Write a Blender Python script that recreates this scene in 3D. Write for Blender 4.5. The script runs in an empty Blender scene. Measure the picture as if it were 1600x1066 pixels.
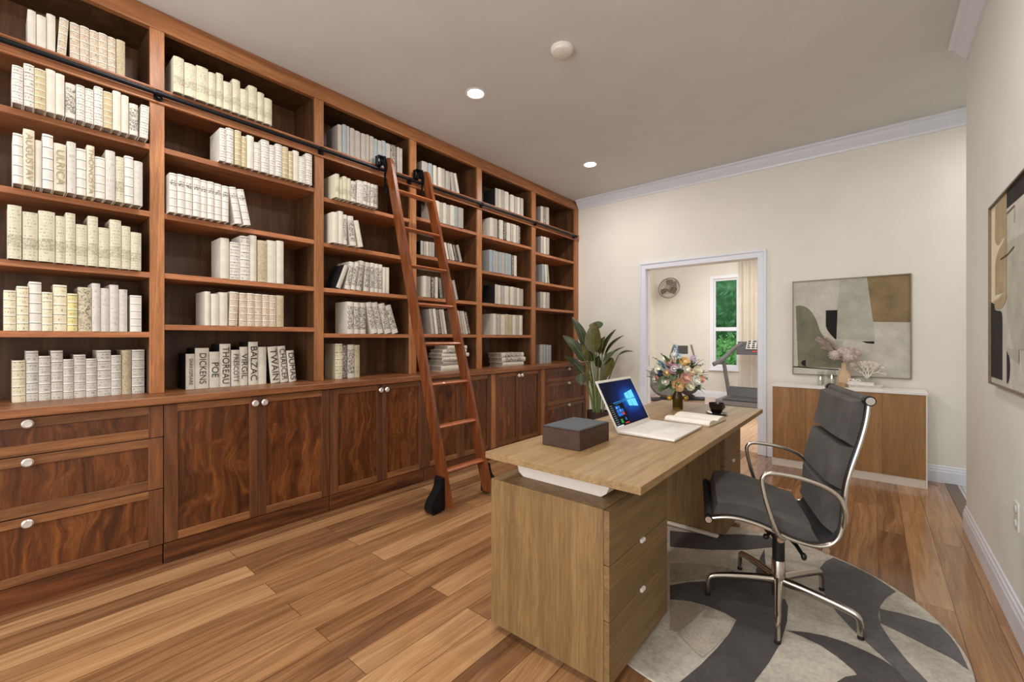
import bpy, bmesh, math, random
from mathutils import Vector, Matrix
random.seed(7)
R = math.radians
SC = bpy.context.scene
COL = SC.collection

# ---------------------------------------------------------------- helpers
def lin(c):
    return tuple((v/12.92 if v <= .04045 else ((v+.055)/1.055)**2.4) for v in [x/255 for x in c])+(1,)

class MB:
    """collects shapes into one bmesh"""
    def __init__(s): s.bm = bmesh.new()
    def _faces(s, verts, faces, mi=0, smooth=False):
        vs = [s.bm.verts.new(v) for v in verts]
        out = []
        for f in faces:
            try:
                fc = s.bm.faces.new([vs[i] for i in f]); fc.material_index = mi; fc.smooth = smooth; out.append(fc)
            except ValueError: pass
        return vs, out
    def box(s, x0, x1, y0, y1, z0, z1, bev=0, mi=0, seg=1, M=None):
        v = [(x0,y0,z0),(x1,y0,z0),(x1,y1,z0),(x0,y1,z0),(x0,y0,z1),(x1,y0,z1),(x1,y1,z1),(x0,y1,z1)]
        f = [(0,3,2,1),(4,5,6,7),(0,1,5,4),(1,2,6,5),(2,3,7,6),(3,0,4,7)]
        vs, fs = s._faces(v, f, mi)
        if bev:
            es = list({e for fc in fs for e in fc.edges})
            r = bmesh.ops.bevel(s.bm, geom=es, offset=bev, segments=seg, affect='EDGES', profile=.5)
            vs = list({q for fc in r['faces'] for q in fc.verts} | {q for q in vs if q.is_valid})
            for fc in r['faces']:
                fc.material_index = mi
                if seg > 1: fc.smooth = True
            if seg > 1:
                for q in vs:
                    for fc in q.link_faces: fc.smooth = True
        if M is not None: bmesh.ops.transform(s.bm, matrix=M, verts=[q for q in vs if q.is_valid])
        return s
    def tube(s, pts, r, seg=10, mi=0, cap=True, flat=1.0, up=None):
        pts = [Vector(p) for p in pts]; n = len(pts)
        rr = r if isinstance(r, (list, tuple)) else [r]*n
        rings = []; prev = None
        for i, p in enumerate(pts):
            t = (pts[min(i+1,n-1)]-pts[max(i-1,0)]).normalized()
            if prev is None:
                u = Vector(up) if up else (Vector((0,0,1)) if abs(t.z) < .9 else Vector((1,0,0)))
            else: u = prev
            u = (u - t*u.dot(t)).normalized(); w = t.cross(u); prev = u
            rings.append([s.bm.verts.new(p + u*math.cos(2*math.pi*k/seg)*rr[i] + w*math.sin(2*math.pi*k/seg)*rr[i]*flat) for k in range(seg)])
        for a, b in zip(rings, rings[1:]):
            for k in range(seg):
                f = s.bm.faces.new((a[k], a[(k+1)%seg], b[(k+1)%seg], b[k])); f.smooth = True; f.material_index = mi
        if cap:
            for q in (list(reversed(rings[0])), rings[-1]):
                f = s.bm.faces.new(q); f.material_index = mi
        return s
    def lathe(s, prof, c=(0,0,0), seg=24, mi=0, M=None, close=False):
        rings = []; new = []
        for r, z in prof:
            if r < 1e-6:
                v = s.bm.verts.new((c[0], c[1], c[2]+z)); rings.append([v]); new.append(v)
            else:
                g = [s.bm.verts.new((c[0]+r*math.cos(2*math.pi*k/seg), c[1]+r*math.sin(2*math.pi*k/seg), c[2]+z)) for k in range(seg)]
                rings.append(g); new += g
        for a, b in zip(rings, rings[1:]):
            for k in range(seg):
                j = (k+1) % seg
                q = ([a[0]] if len(a) == 1 else [a[k], a[j]]) + ([b[0]] if len(b) == 1 else [b[j], b[k]])
                if len(q) > 2:
                    f = s.bm.faces.new(q); f.smooth = True; f.material_index = mi
        if M is not None: bmesh.ops.transform(s.bm, matrix=M, verts=new)
        return s
    def ball(s, c, r, seg=12, mi=0, M=None, noise=0, seed=0):
        r = r if isinstance(r, (tuple, list)) else (r, r, r)
        g = bmesh.ops.create_uvsphere(s.bm, u_segments=seg, v_segments=max(6, seg*2//3), radius=1)
        rnd = random.Random(seed)
        for v in g['verts']:
            k = 1 + (rnd.random()-.5)*noise
            v.co = Vector((v.co.x*r[0]*k, v.co.y*r[1]*k, v.co.z*r[2]*k))
            if M is not None: v.co = M @ v.co
            v.co += Vector(c)
            for f in v.link_faces: f.smooth = True; f.material_index = mi
        return s
    def prism(s, poly, axis, a0, a1, mi=0, smooth=False):
        def P(p, a):
            return {'x': (a, p[0], p[1]), 'y': (p[0], a, p[1]), 'z': (p[0], p[1], a)}[axis]
        n = len(poly)
        v = [P(p, a0) for p in poly]+[P(p, a1) for p in poly]
        f = [tuple(range(n)), tuple(range(2*n-1, n-1, -1))]+[(i, i+n, (i+1) % n+n, (i+1) % n) for i in range(n)]
        vs, fs = s._faces(v, f, mi, smooth)
        return s
    def poly(s, pts, mi=0, smooth=False):
        s._faces(pts, [tuple(range(len(pts)))], mi, smooth); return s
    def grid(s, rows, mi=0, smooth=True):
        n = len(rows[0]); v = [p for r_ in rows for p in r_]
        f = [(i*n+j, i*n+j+1, (i+1)*n+j+1, (i+1)*n+j) for i in range(len(rows)-1) for j in range(n-1)]
        s._faces(v, f, mi, smooth); return s

def wloc(o):
    v = Vector((0,0,0))
    while o is not None: v = v+o.location; o = o.parent
    return v

def obj(name, mb, mats, parent=None, loc=None, local=False, sharp=.62, normals=True):
    """link the collected shapes as ONE mesh object; coordinates are world unless local"""
    bm = mb.bm
    off = Vector((0,0,0))
    if not local:
        off = wloc(parent) if parent is not None else Vector(loc or (0,0,0))
    if off.length: bmesh.ops.translate(bm, vec=-off, verts=bm.verts)
    if normals: bmesh.ops.recalc_face_normals(bm, faces=bm.faces)
    for e in bm.edges:
        if len(e.link_faces) == 2 and e.calc_face_angle(0) > sharp: e.smooth = False
    me = bpy.data.meshes.new(name); bm.to_mesh(me); bm.free()
    for m in (mats if isinstance(mats, (list, tuple)) else [mats]): me.materials.append(m)
    o = bpy.data.objects.new(name, me); COL.objects.link(o)
    if parent is not None: o.parent = parent
    elif loc is not None: o.location = loc
    return o

def tag(o, label=None, cat=None, group=None, kind=None):
    for k, v in (('label', label), ('category', cat), ('group', group), ('kind', kind)):
        if v: o[k] = v
    return o
def thing(name, label, cat, loc, rz=0, group=None):
    o = bpy.data.objects.new(name, None); COL.objects.link(o); o.location = loc; o.rotation_euler = (0,0,rz)
    o.empty_display_size = .1
    return tag(o, label, cat, group)
def struct(name, mb, m, sharp=.62):
    return tag(obj(name, mb, m, sharp=sharp), kind='structure')

# ---------------------------------------------------------------- materials
class NT:
    def __init__(s, name):
        s.m = bpy.data.materials.new(name); s.m.use_nodes = True
        s.t = s.m.node_tree; s.b = s.t.nodes['Principled BSDF']; s.L = s.t.links
    def n(s, typ, **kw):
        q = s.t.nodes.new(typ)
        for k, v in kw.items(): setattr(q, k, v)
        return q
    def math(s, op, a, b=None, clamp=False):
        q = s.n('ShaderNodeMath', operation=op, use_clamp=clamp)
        for i, v in enumerate((a, b)):
            if v is None: continue
            if isinstance(v, (int, float)): q.inputs[i].default_value = v
            else: s.L.new(v, q.inputs[i])
        return q.outputs[0]
    def ramp(s, fac, stops, interp='LINEAR'):
        q = s.n('ShaderNodeValToRGB'); q.color_ramp.interpolation = interp
        e = q.color_ramp.elements
        while len(e) < len(stops): e.new(.5)
        for el, (p, c) in zip(e, stops): el.position = p; el.color = c if len(c) == 4 else lin(c)
        s.L.new(fac, q.inputs[0]); return q.outputs[0]
    def mix(s, fac, a, b, blend='MIX'):
        q = s.n('ShaderNodeMix', data_type='RGBA', blend_type=blend)
        for i, v in ((0, fac), (6, a), (7, b)):
            if isinstance(v, (int, float)): q.inputs[i].default_value = v
            elif isinstance(v, tuple): q.inputs[i].default_value = v if len(v) == 4 else lin(v)
            else: s.L.new(v, q.inputs[i])
        return q.outputs[2]
    def noise(s, vec, scale, detail=3, dist=0, rough=.55):
        q = s.n('ShaderNodeTexNoise'); q.inputs['Scale'].default_value = scale; q.inputs['Detail'].default_value = detail
        q.inputs['Distortion'].default_value = dist; q.inputs['Roughness'].default_value = rough
        s.L.new(vec, q.inputs['Vector']); return q.outputs['Fac']
    def vec(s, x, y, z):
        q = s.n('ShaderNodeCombineXYZ')
        for i, v in enumerate((x, y, z)):
            if isinstance(v, (int, float)): q.inputs[i].default_value = v
            else: s.L.new(v, q.inputs[i])
        return q.outputs[0]
    def coord(s, which='Object'): return s.n('ShaderNodeTexCoord').outputs[which]
    def sep(s, v):
        q = s.n('ShaderNodeSeparateXYZ'); s.L.new(v, q.inputs[0]); return q.outputs
    def rand(s): return s.n('ShaderNodeObjectInfo').outputs['Random']
    def set(s, color=None, rough=None, metal=None, **kw):
        for k, v in (('Base Color', color), ('Roughness', rough), ('Metallic', metal)):
            if v is None: continue
            if isinstance(v, (int, float)): s.b.inputs[k].default_value = v
            elif isinstance(v, tuple): s.b.inputs[k].default_value = v if len(v) == 4 else lin(v)
            else: s.L.new(v, s.b.inputs[k])
        for k, v in kw.items(): s.b.inputs[k.replace('_', ' ')].default_value = v
        return s.m
    def bump(s, h, strength=.2, dist=.01):
        q = s.n('ShaderNodeBump'); q.inputs['Strength'].default_value = strength; q.inputs['Distance'].default_value = dist
        s.L.new(h, q.inputs['Height']); s.L.new(q.outputs[0], s.b.inputs['Normal'])

def flat(name, c, rough=.5, metal=0, var=.06, scale=40, **kw):
    """a plain finish with a faint mottling"""
    t = NT(name); n = t.noise(t.coord(), scale, 3)
    col = t.ramp(n, [(.3, lin([v*(1-var) for v in c])), (.7, lin([min(255, v*(1+var*.5)) for v in c]))])
    return t.set(col, rough, metal, **kw)

def wood(name, cols, axis='z', stretch=.07, scale=16, dist=1.2, warp=.0, rough=.42, var=.16, fine=.35, coat=0):
    t = NT(name); rnd = t.rand(); v = t.coord()
    x, y, z = t.sep(v)
    k = {'x': (stretch, 1, 1), 'y': (1, stretch, 1), 'z': (1, 1, stretch)}[axis]
    off = t.math('MULTIPLY', rnd, 41.0)
    if warp:
        wn = t.n('ShaderNodeTexNoise'); wn.inputs['Scale'].default_value = 3.2; wn.inputs['Detail'].default_value = 2
        add = t.n('ShaderNodeVectorMath', operation='ADD'); t.L.new(v, add.inputs[0]); t.L.new(t.vec(off, off, off), add.inputs[1])
        t.L.new(add.outputs[0], wn.inputs['Vector'])
        wx = t.math('MULTIPLY', t.math('SUBTRACT', wn.outputs['Fac'], .5), warp)
        x = t.math('ADD', x, wx); y = t.math('ADD', y, wx); z = t.math('ADD', z, wx)
    sv = t.vec(t.math('ADD', t.math('MULTIPLY', x, k[0]), off), t.math('ADD', t.math('MULTIPLY', y, k[1]), off), t.math('ADD', t.math('MULTIPLY', z, k[2]), off))
    n1 = t.noise(sv, scale, 4, dist)
    col = t.ramp(n1, [(.25, cols[0]), (.5, cols[1]), (.72, cols[2])])
    n2 = t.noise(sv, scale*9, 2, .3)
    col = t.mix(fine, col, t.ramp(n2, [(.35, (110,110,110)), (.65, (255,255,255))]), 'MULTIPLY')
    br = t.math('ADD', t.math('MULTIPLY', rnd, var*2), 1-var)
    hsv = t.n('ShaderNodeHueSaturation'); t.L.new(br, hsv.inputs['Value']); t.L.new(col, hsv.inputs['Color'])
    return t.set(hsv.outputs[0], rough, 0, Coat_Weight=coat)

def paint(name, c, rough=.75, bump=.05):
    t = NT(name); v = t.coord(); n = t.noise(v, 3, 3); n2 = t.noise(v, 260, 2)
    col = t.ramp(n, [(.3, lin([q*.975 for q in c])), (.7, lin(c))])
    t.bump(n2, bump, .002); return t.set(col, rough)

M = {}
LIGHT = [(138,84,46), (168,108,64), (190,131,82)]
DARK = [(48,23,10), (102,55,25), (140,84,42)]
MID = [(92,55,30), (130,82,46), (158,106,64)]
INN_SHADE = [(64,41,24), (96,63,37), (120,82,51)]  # same walnut inside the bays, with recess shade put into the colour
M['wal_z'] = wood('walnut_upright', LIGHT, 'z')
M['wal_y'] = wood('walnut_rail', LIGHT, 'y')
M['wal_in_shade'] = wood('walnut_inner_shaded', INN_SHADE, 'z', scale=11)
M['wal_shelf'] = wood('walnut_shelf', [(150,90,52), (182,116,74), (203,140,96)], 'y')
M['frame_y'] = wood('walnut_frame_across', MID, 'y', var=.2)
M['frame_z'] = wood('walnut_frame_up', [(74,40,21), (106,62,34), (132,82,47)], 'z', var=.25)
M['panel'] = wood('walnut_figured_panel', DARK, 'z', stretch=.085, scale=14, dist=1.5, warp=.17, var=.16, fine=.4, rough=.3)
M['plinth'] = wood('walnut_plinth', DARK, 'y', rough=.4)
M['top_y'] = wood('walnut_worktop', [(118,70,39), (150,93,55), (176,116,73)], 'y', rough=.38)
M['ladder'] = wood('ladder_cherry', [(86,40,17), (122,64,29), (150,87,45)], 'z', scale=14, rough=.3, coat=.3)
M['rung'] = wood('ladder_rung_cherry', [(132,66,34), (164,92,52), (186,114,70)], 'y', scale=14, rough=.3, coat=.3)
M['oak_y'] = wood('oak_desktop', [(136,105,67), (156,124,83), (171,140,98)], 'y', scale=18, stretch=.05, var=.03, fine=.3, rough=.45)
M['oak_z_shade'] = wood('oak_upright_shaded', [(118,88,50), (140,107,64), (155,122,79)], 'z', scale=19, stretch=.045, dist=1.3, warp=.04, var=.03, fine=.35, rough=.5)  # desk uprights darkened in the colour for light falling from above
M['oak_f_shade'] = wood('oak_drawer_front_shaded', [(112,86,52), (130,102,64), (146,116,76)], 'y', scale=18, stretch=.05, var=.04, fine=.3, rough=.5)  # drawer fronts carry the same overhead shading in their tone
M['side'] = wood('sideboard_cherry', [(140,98,54), (163,117,68), (179,134,85)], 'z', scale=11, stretch=.06, dist=1.5, warp=.05, var=.05, fine=.25, rough=.5)
M['wall'] = paint('cream_wall_paint', (236,231,220))
M['wallr'] = paint('pale_right_wall_paint', (232,232,225))
M['ceil'] = paint('greige_ceiling_paint', (214,214,212))
M['trim'] = flat('white_trim_gloss', (226,229,238), .35, var=.01)
M['white'] = flat('white_lacquer', (236,232,226), .35, var=.01)
M['offwhite'] = flat('warm_white_panel', (226,214,200), .5, var=.02)
M['steel'] = flat('brushed_steel', (205,200,195), .25, 1, var=.03)
M['chrome'] = flat('satin_aluminium', (196,188,178), .2, 1, var=.02)
M['iron'] = flat('black_iron', (26,28,32), .4, .6, var=.1)
M['blackplastic'] = flat('black_plastic', (18,18,20), .45, var=.1)
M['knob'] = flat('pewter_knob', (226,220,214), .22, .55, var=.05)
M['rubber'] = flat('black_rubber', (14,14,14), .7)
t = NT('charcoal_fabric'); v = t.coord(); n = t.noise(v, 420, 2); n2 = t.noise(v, 9, 3)
t.bump(n, .35, .002); M['fabric'] = t.set(t.mix(.5, t.ramp(n, [(.3,(56,53,51)),(.7,(87,83,79))]), t.ramp(n2, [(.35,(62,59,56)),(.65,(86,82,78))])), .85)
M['fabricdk'] = flat('charcoal_seam', (38,37,37), .9)

# floor boards: brick layout gives each board its own tone
def floor_mat(name, tones, wide=.128, long=1.35, rough=.33):
    t = NT(name); x, y, z = t.sep(t.coord())
    bk = t.n('ShaderNodeTexBrick'); bk.offset = .37; bk.offset_frequency = 2; bk.squash = 1.0
    t.L.new(t.vec(y, x, 0.0), bk.inputs['Vector'])
    for k, vv in (('Scale', 1.0), ('Mortar Size', .0011), ('Brick Width', long), ('Row Height', wide), ('Mortar Smooth', 0.0), ('Bias', 0.0)): bk.inputs[k].default_value = vv
    bk.inputs['Color1'].default_value = (0,0,0,1); bk.inputs['Color2'].default_value = (1,1,1,1); bk.inputs['Mortar'].default_value = (.5,.5,.5,1)
    rnd = t.sep(bk.outputs['Color'])[0]
    off = t.math('MULTIPLY', rnd, 57.0)
    wv = t.noise(t.vec(t.math('ADD', x, off), t.math('MULTIPLY', y, .5), off), 2.2, 2)
    xx = t.math('ADD', x, t.math('MULTIPLY', t.math('SUBTRACT', wv, .5), .14))
    g = t.noise(t.vec(t.math('ADD', xx, off), t.math('ADD', t.math('MULTIPLY', y, .055), off), off), 22, 5, 1.0)
    gf = t.noise(t.vec(t.math('ADD', xx, off), t.math('MULTIPLY', y, .02), off), 150, 2)
    tone = t.math('ADD', t.math('MULTIPLY', rnd, .5), t.math('MULTIPLY', t.math('SUBTRACT', g, .5), 1.0))
    tone = t.math('ADD', tone, .25)
    col = t.ramp(tone, tones)
    col = t.mix(.28, col, t.ramp(gf, [(.35,(130,120,112)),(.6,(255,255,255))]), 'MULTIPLY')
    kn = t.noise(t.vec(t.math('MULTIPLY', x, 2.2), t.math('MULTIPLY', y, .8), off), 3.0, 2)
    col = t.mix(t.ramp(kn, [(.70,(0,0,0)),(.78,(150,150,150))]), col, (84,46,24))
    col = t.mix(bk.outputs['Fac'], col, (72,44,26))
    return t.set(col, t.ramp(gf, [(.2, (80,80,80)), (.8, (112,112,112))]), 0, Coat_Weight=.12, Coat_Roughness=.2)
M['floor'] = floor_mat('oiled_walnut_boards', [(.08,(96,65,43)), (.32,(133,93,61)), (.58,(166,122,82)), (.9,(194,152,108))])
M['gymfloor'] = floor_mat('pale_gym_boards', [(.1,(180,140,108)), (.5,(202,164,130)), (.9,(216,182,150))])
t = NT('pale_hall_tile'); x, y, z = t.sep(t.coord()); bk = t.n('ShaderNodeTexBrick'); bk.offset = 0
t.L.new(t.vec(x, y, 0.0), bk.inputs['Vector'])
for k, vv in (('Scale', 1.0), ('Mortar Size', .004), ('Brick Width', .45), ('Row Height', .45)): bk.inputs[k].default_value = vv
bk.inputs['Color1'].default_value = lin((196,196,194)); bk.inputs['Color2'].default_value = lin((206,205,202)); bk.inputs['Mortar'].default_value = lin((150,150,150))
M['tile'] = t.set(bk.outputs['Color'], .3)

# ---------------------------------------------------------------- the setting
D = 5.055; CEIL = 3.046; XR = 3.505
struct('floor', MB().box(-.36, XR, -2.2, 5.12, -.08, 0), M['floor'])
struct('floor_gym', MB().box(-.7, 5.1, 5.12, 9.5, -.08, 0), M['gymfloor'])
struct('floor_hall', MB().box(XR+.075, 5.1, -2.2, 5.055, -.08, -.002), M['tile'])
struct('trim_1', MB().box(XR, XR+.075, -2.2, 5.055, -.08, .004, .002), flat('dark_threshold', (112,92,80), .4))
struct('ceiling', MB().box(-.5, 5.1, -2.2, 9.5, CEIL, CEIL+.1), M['ceil'])
struct('wall_left', MB().box(-.5, -.36, -2.2, D, -.05, CEIL), M['wall'])
struct('wall_right', MB().box(XR, XR+.12, -2.2, 3.95, 0, CEIL), M['wallr'])
DX0, DX1, DH = .944, 2.138, 2.032
w = MB()
w.box(-.7, DX0-.02, D, D+.12, 0, CEIL); w.box(DX1+.02, 5.1, D, D+.12, 0, CEIL); w.box(DX0-.02, DX1+.02, D, D+.12, DH+.02, CEIL)
struct('wall_far', w, M['wall'])
struct('wall_hall', MB().box(5.0, 5.1, -2.2, D, 0, CEIL), M['wallr'])
# crown moulding, base boards, door casing
crown = [(0,0), (0,-.115), (.012,-.115), (.016,-.098), (.034,-.075), (.056,-.05), (.07,-.026), (.09,-.02), (.09,0)]
struct('trim_2', MB().prism([(D-a, CEIL+b) for a, b in crown], 'x', .002, 4.9), M['trim'])
struct('trim_3', MB().prism([(XR-a, CEIL+b) for a, b in crown], 'y', -2.2, 3.88), M['trim'])
bb = [(0,0), (.016,0), (.016,.09), (.012,.102), (.012,.112), (.006,.122), (.006,.134), (0,.14)]
struct('baseboard_far', MB().prism([(D-a, b) for a, b in bb], 'x', 2.225, 4.98), M['trim'])
struct('baseboard_far_corner', MB().prism([(D-a, b) for a, b in bb], 'x', .17, .862), M['trim'])
struct('baseboard_right', MB().prism([(XR-a, b) for a, b in bb], 'y', -2.2, 3.95), M['trim'])
c = MB()
for s, xa in ((1, DX0), (-1, DX1)):
    c.box(min(xa-s*.08, xa), max(xa-s*.08, xa), D-.018, D+.002, 0, DH+.08, .004)
    c.box(min(xa-s*.08, xa-s*.055), max(xa-s*.08, xa-s*.055), D-.028, D-.016, 0, DH+.08, .004)
    c.box(min(xa-s*.02, xa), max(xa-s*.02, xa), D-.001, D+.121, 0, DH)
c.box(DX0-.0795, DX1+.0795, D-.0185, D+.002, DH, DH+.0795, .004); c.box(DX0-.0795, DX1+.0795, D-.0285, D-.016, DH+.055, DH+.0795, .004)
c.box(DX0-.02, DX1+.02, D-.001, D+.121, DH, DH+.02)
struct('trim_4', c, M['trim'])
pd = thing('pocket_door', 'white pocket door edge with small steel pull in the left doorway jamb', 'door', (DX0, D+.06, 0))
obj('door_leaf', MB().box(DX0-.02, DX0+.012, D+.042, D+.08, .01, DH-.005, .002), M['trim'], pd)
obj('door_pull', MB().box(DX0+.011, DX0+.015, D+.05, D+.072, .86, 1.0, .002), M['steel'], pd)
# gym room beyond
GY = 9.3
WX0, WX1, WZ0, WZ1 = .585, 1.03, .64, 2.39
w = MB(); w.box(-.7, WX0, GY, GY+.12, 0, CEIL); w.box(WX1, 5.1, GY, GY+.12, 0, CEIL); w.box(WX0, WX1, GY, GY+.12, 0, WZ0); w.box(WX0, WX1, GY, GY+.12, WZ1, CEIL)
struct('wall_gym_back', w, paint('gym_back_wall_paint', (222,218,210)))
struct('wall_gym_left', MB().box(-.7, -.6, D+.12, GY, 0, CEIL), paint('gym_side_wall_paint', (236,232,220)))
struct('wall_gym_right', MB().box(5.0, 5.1, D+.12, GY, 0, CEIL), M['wall'])
struct('baseboard_gym_back', MB().prism([(GY-a, b) for a, b in bb], 'x', -.584, 4.98), M['trim'])
struct('baseboard_gym_left', MB().prism([(-.6+a, b) for a, b in bb], 'y', D+.12, GY), M['trim'])
w = MB()
for a0, a1, b0, b1 in ((WX0-.075, WX0, WZ0-.06, WZ1+.07), (WX1, WX1+.075, WZ0-.06, WZ1+.07), (WX0, WX1, WZ1, WZ1+.07), (WX0, WX1, WZ0-.06, WZ0)):
    w.box(a0, a1, GY-.02, GY+.0, b0, b1, .003)
w.box(WX0-.09, WX1+.09, GY-.05, GY, WZ0-.09, WZ0-.06, .004)
wf = struct('window_1', w, M['trim'])
zs = 1.385
m = MB()
for z0, z1 in ((WZ0, zs), (zs, WZ1)):
    for a0, a1, b0, b1 in ((WX0, WX0+.03, z0, z1), (WX1-.03, WX1, z0, z1), (WX0+.03, WX1-.03, z1-.04, z1), (WX0+.03, WX1-.03, z0, z0+.035)):
        m.box(a0, a1, GY+.02, GY+.06, b0, b1, .003)
obj('window_sash', m, M['trim'], wf)
tg = NT('clear_window_glass'); M['pane'] = tg.set((255,255,255), .02, 0, Transmission_Weight=1.0, IOR=1.1)
obj('window_glass', MB().box(WX0+.02, WX1-.02, GY+.038, GY+.042, WZ0+.02, WZ1-.02), M['pane'], wf)
# greenery outside
t = NT('hedge_leaf_green'); n = t.noise(t.coord(), 13, 4); M['hedge'] = t.set(t.ramp(n, [(.3,(40,104,44)),(.55,(96,170,84)),(.75,(176,226,140))]), .6)
t = NT('dark_tree_green'); n = t.noise(t.coord(), 5, 4); M['trees'] = t.set(t.ramp(n, [(.3,(52,108,68)),(.6,(96,158,104)),(.8,(150,200,146))]), .7)
def leafball(mb, c, r, n, size, seed, squash=1):
    rd = random.Random(seed)
    for i in range(n):
        a, b = rd.uniform(0, 6.283), math.asin(rd.uniform(-.6, 1))
        k = r*rd.uniform(.8, 1.06)
        p = Vector(c)+Vector((math.cos(a)*math.cos(b)*k, math.sin(a)*math.cos(b)*k, math.sin(b)*k*squash))
        u = Vector((rd.uniform(-1,1), rd.uniform(-1,1), rd.uniform(-1,1))).normalized(); v_ = u.orthogonal().normalized(); s_ = size*rd.uniform(.6, 1.2)
        mb.poly([p-u*s_, p+v_*s_*.45, p+u*s_, p-v_*s_*.45])
    mb.ball(c, (r*.86, r*.86, r*.86*squash), 14, noise=.15, seed=seed)
struct('ground_outside', MB().box(-7, 9, GY+.2, 22, -.3, -.2), flat('lawn_green', (70,110,52), .9, var=.3, scale=8))
mb = MB()
for k, (x, y, r_) in enumerate(((-.9, 11.0, .8), (-.3, 11.3, .9), (.05, 10.9, .8), (.6, 11.2, .95), (.95, 10.8, .78))): leafball(mb, (x, y, .35), r_, 900, .06, k, 1.0)
tag(obj('hedge_foliage', mb, M['hedge'], loc=(0, 11, -.2), normals=False), 'bright green leafy hedge outside the gym window, behind the lower pane', 'hedge', kind='stuff')
mb = MB(); leafball(mb, (-.4, 15.2, 2.6), 3.0, 3600, .17, 21, 1.1); mb.tube([(-.4, 15.2, -.2), (-.4, 15.2, 2)], .16)
tag(obj('garden_tree', mb, M['trees'], loc=(-.4, 15.2, -.2), normals=False), 'broad green tree seen through the upper pane of the gym window', 'tree')

# ---------------------------------------------------------------- walnut bookcase
CT = .892
STI = [(-.46,-.40), (.548,.612), (1.463,1.528), (2.287,2.356), (3.112,3.178), (4.014,4.091), (4.958,5.053)]
BAY = [(STI[i][1], STI[i+1][0]) for i in range(6)]
SHZ = [[2.27,1.90,1.564,1.235], [2.272,1.902,1.567,1.277], [2.226,1.896,1.568,1.235], [2.265,1.936,1.567,1.238], [2.263,1.893,1.565,1.237], [2.222,1.875,1.565]]
bc = thing('bookcase', 'wall-length walnut bookcase of open shelf bays above the base cabinets', 'bookcase', (0, 2.3, CT))
obj('back_panel', MB().box(-.358, -.34, -.45, 5.05, CT+.001, 2.99), M['wal_in_shade'], bc)
for a, b in STI:
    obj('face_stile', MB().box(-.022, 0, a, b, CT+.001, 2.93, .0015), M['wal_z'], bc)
    obj('divider', MB().box(-.34, -.022, a+.004, b-.004, CT+.001, 2.93), M['wal_in_shade'], bc)
for (a, b), zs_ in zip(BAY, SHZ):
    for z in zs_:
        obj('shelf', MB().box(-.339, -.006, a-.003, b+.003, z-.03, z, .0015), M['wal_shelf'], bc)
    obj('shelf', MB().box(-.339, -.001, a-.003, b+.003, 2.56, 2.59, .0015), M['wal_shelf'], bc)
m = MB(); m.box(-.012, .007, -.46, 5.05, 2.512, 2.58, .001); m.box(-.006, .012, -.46, 5.05, 2.577, 2.5885, .003); m.box(-.006, .013, -.46, 5.05, 2.504, 2.516, .004)
obj('rail_board', m, M['wal_shelf'], bc)
obj('top_panel', MB().box(-.34, -.03, -.45, 5.05, 2.928, 2.95), M['wal_in_shade'], bc)
obj('header', MB().prism([(-.03,2.914), (.004,2.914), (.004,2.924), (-.014,3.0), (-.032,CEIL-.002), (-.06,CEIL-.002), (-.06,2.93)], 'y', -.46, 5.053), wood('walnut_header', LIGHT, 'y', scale=12), bc)

# base cabinets
FX = .165
def knob_mb(y, z, r=.017):
    return MB().lathe([(0,0),(r*.55,0),(r*.45,.008),(r*.5,.014),(r*1.05,.018),(r*1.15,.023),(r*.8,.03),(r*.55,.029),(0,.0315)], seg=18, M=Matrix.Translation((FX, y, z)) @ Matrix.Rotation(R(90), 4, 'Y'))
def shaker(kind, parent, y0, y1, z0, z1, sl, sr, rt, rb, ky, kz):
    root = None
    f = obj(kind, MB().box(FX-.02, FX-.0105, y0, y1, z0, z1), M['panel'], parent)
    obj('stile', MB().box(FX-.0105, FX, y0, y0+sl, z0, z1, .001), M['frame_z'], f); obj('stile', MB().box(FX-.0105, FX, y1-sr, y1, z0, z1, .001), M['frame_z'], f)
    obj('rail', MB().box(FX-.0105, FX-.0003, y0+sl, y1-sr, z1-rt, z1, .001), M['frame_y'], f); obj('rail', MB().box(FX-.0105, FX-.0003, y0+sl, y1-sr, z0, z0+rb, .001), M['frame_y'], f)
    obj('knob', knob_mb(ky, kz), M['knob'], f)
    return f
def carcass(t, y0, y1, fill=()):
    obj('carcass', MB().box(-.34, FX-.021, y0+.001, y1-.001, .0, CT-.041), M['plinth'], t)
    obj('plinth', MB().box(FX-.021, FX-.006, y0+.001, y1-.001, 0, .108, .002), M['plinth'], t)
    for a, b in fill: obj('filler', MB().box(FX-.021, FX+.001, a, b, .111, CT-.043, .001), M['wal_z'], t)
def drawers(label, y0, y1, ky, fill=()):
    t = thing('drawer_cabinet', label, 'drawer cabinet', (0, (y0+y1)/2, 0), group='drawer cabinets below the worktop')
    carcass(t, min([y0]+[f[0] for f in fill]), max([y1]+[f[1] for f in fill]), fill)
    shaker('drawer', t, y0, y1, .681, .846, .06, .06, .043, .046, ky, .822)
    shaker('drawer', t, y0, y1, .409, .676, .06, .06, .043, .049, ky, .651)
    shaker('drawer', t, y0, y1, .112, .404, .06, .06, .038, .04, ky, .381)
def doors(label, ya, yb, yc, fill=(), lw=.06):
    t = thing('door_cabinet', label, 'cabinet', (0, yb, 0), group='two-door cabinets below the worktop')
    carcass(t, min([ya]+[f[0] for f in fill]), max([yc]+[f[1] for f in fill]), fill)
    shaker('door', t, ya+.001, yb-.0015, .113, .846, lw, .045, .04, .044, yb-.022, .807)
    shaker('door', t, yb+.0015, yc-.001, .113, .846, .045, lw-.005, .04, .044, yb+.03, .807)
drawers('walnut three-drawer base cabinet at the near end of the wall unit', -.42, .573, .094)
doors('walnut two-door base cabinet next to the near drawer cabinet, left of the ladder', .576, 1.034, 1.487)
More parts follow.
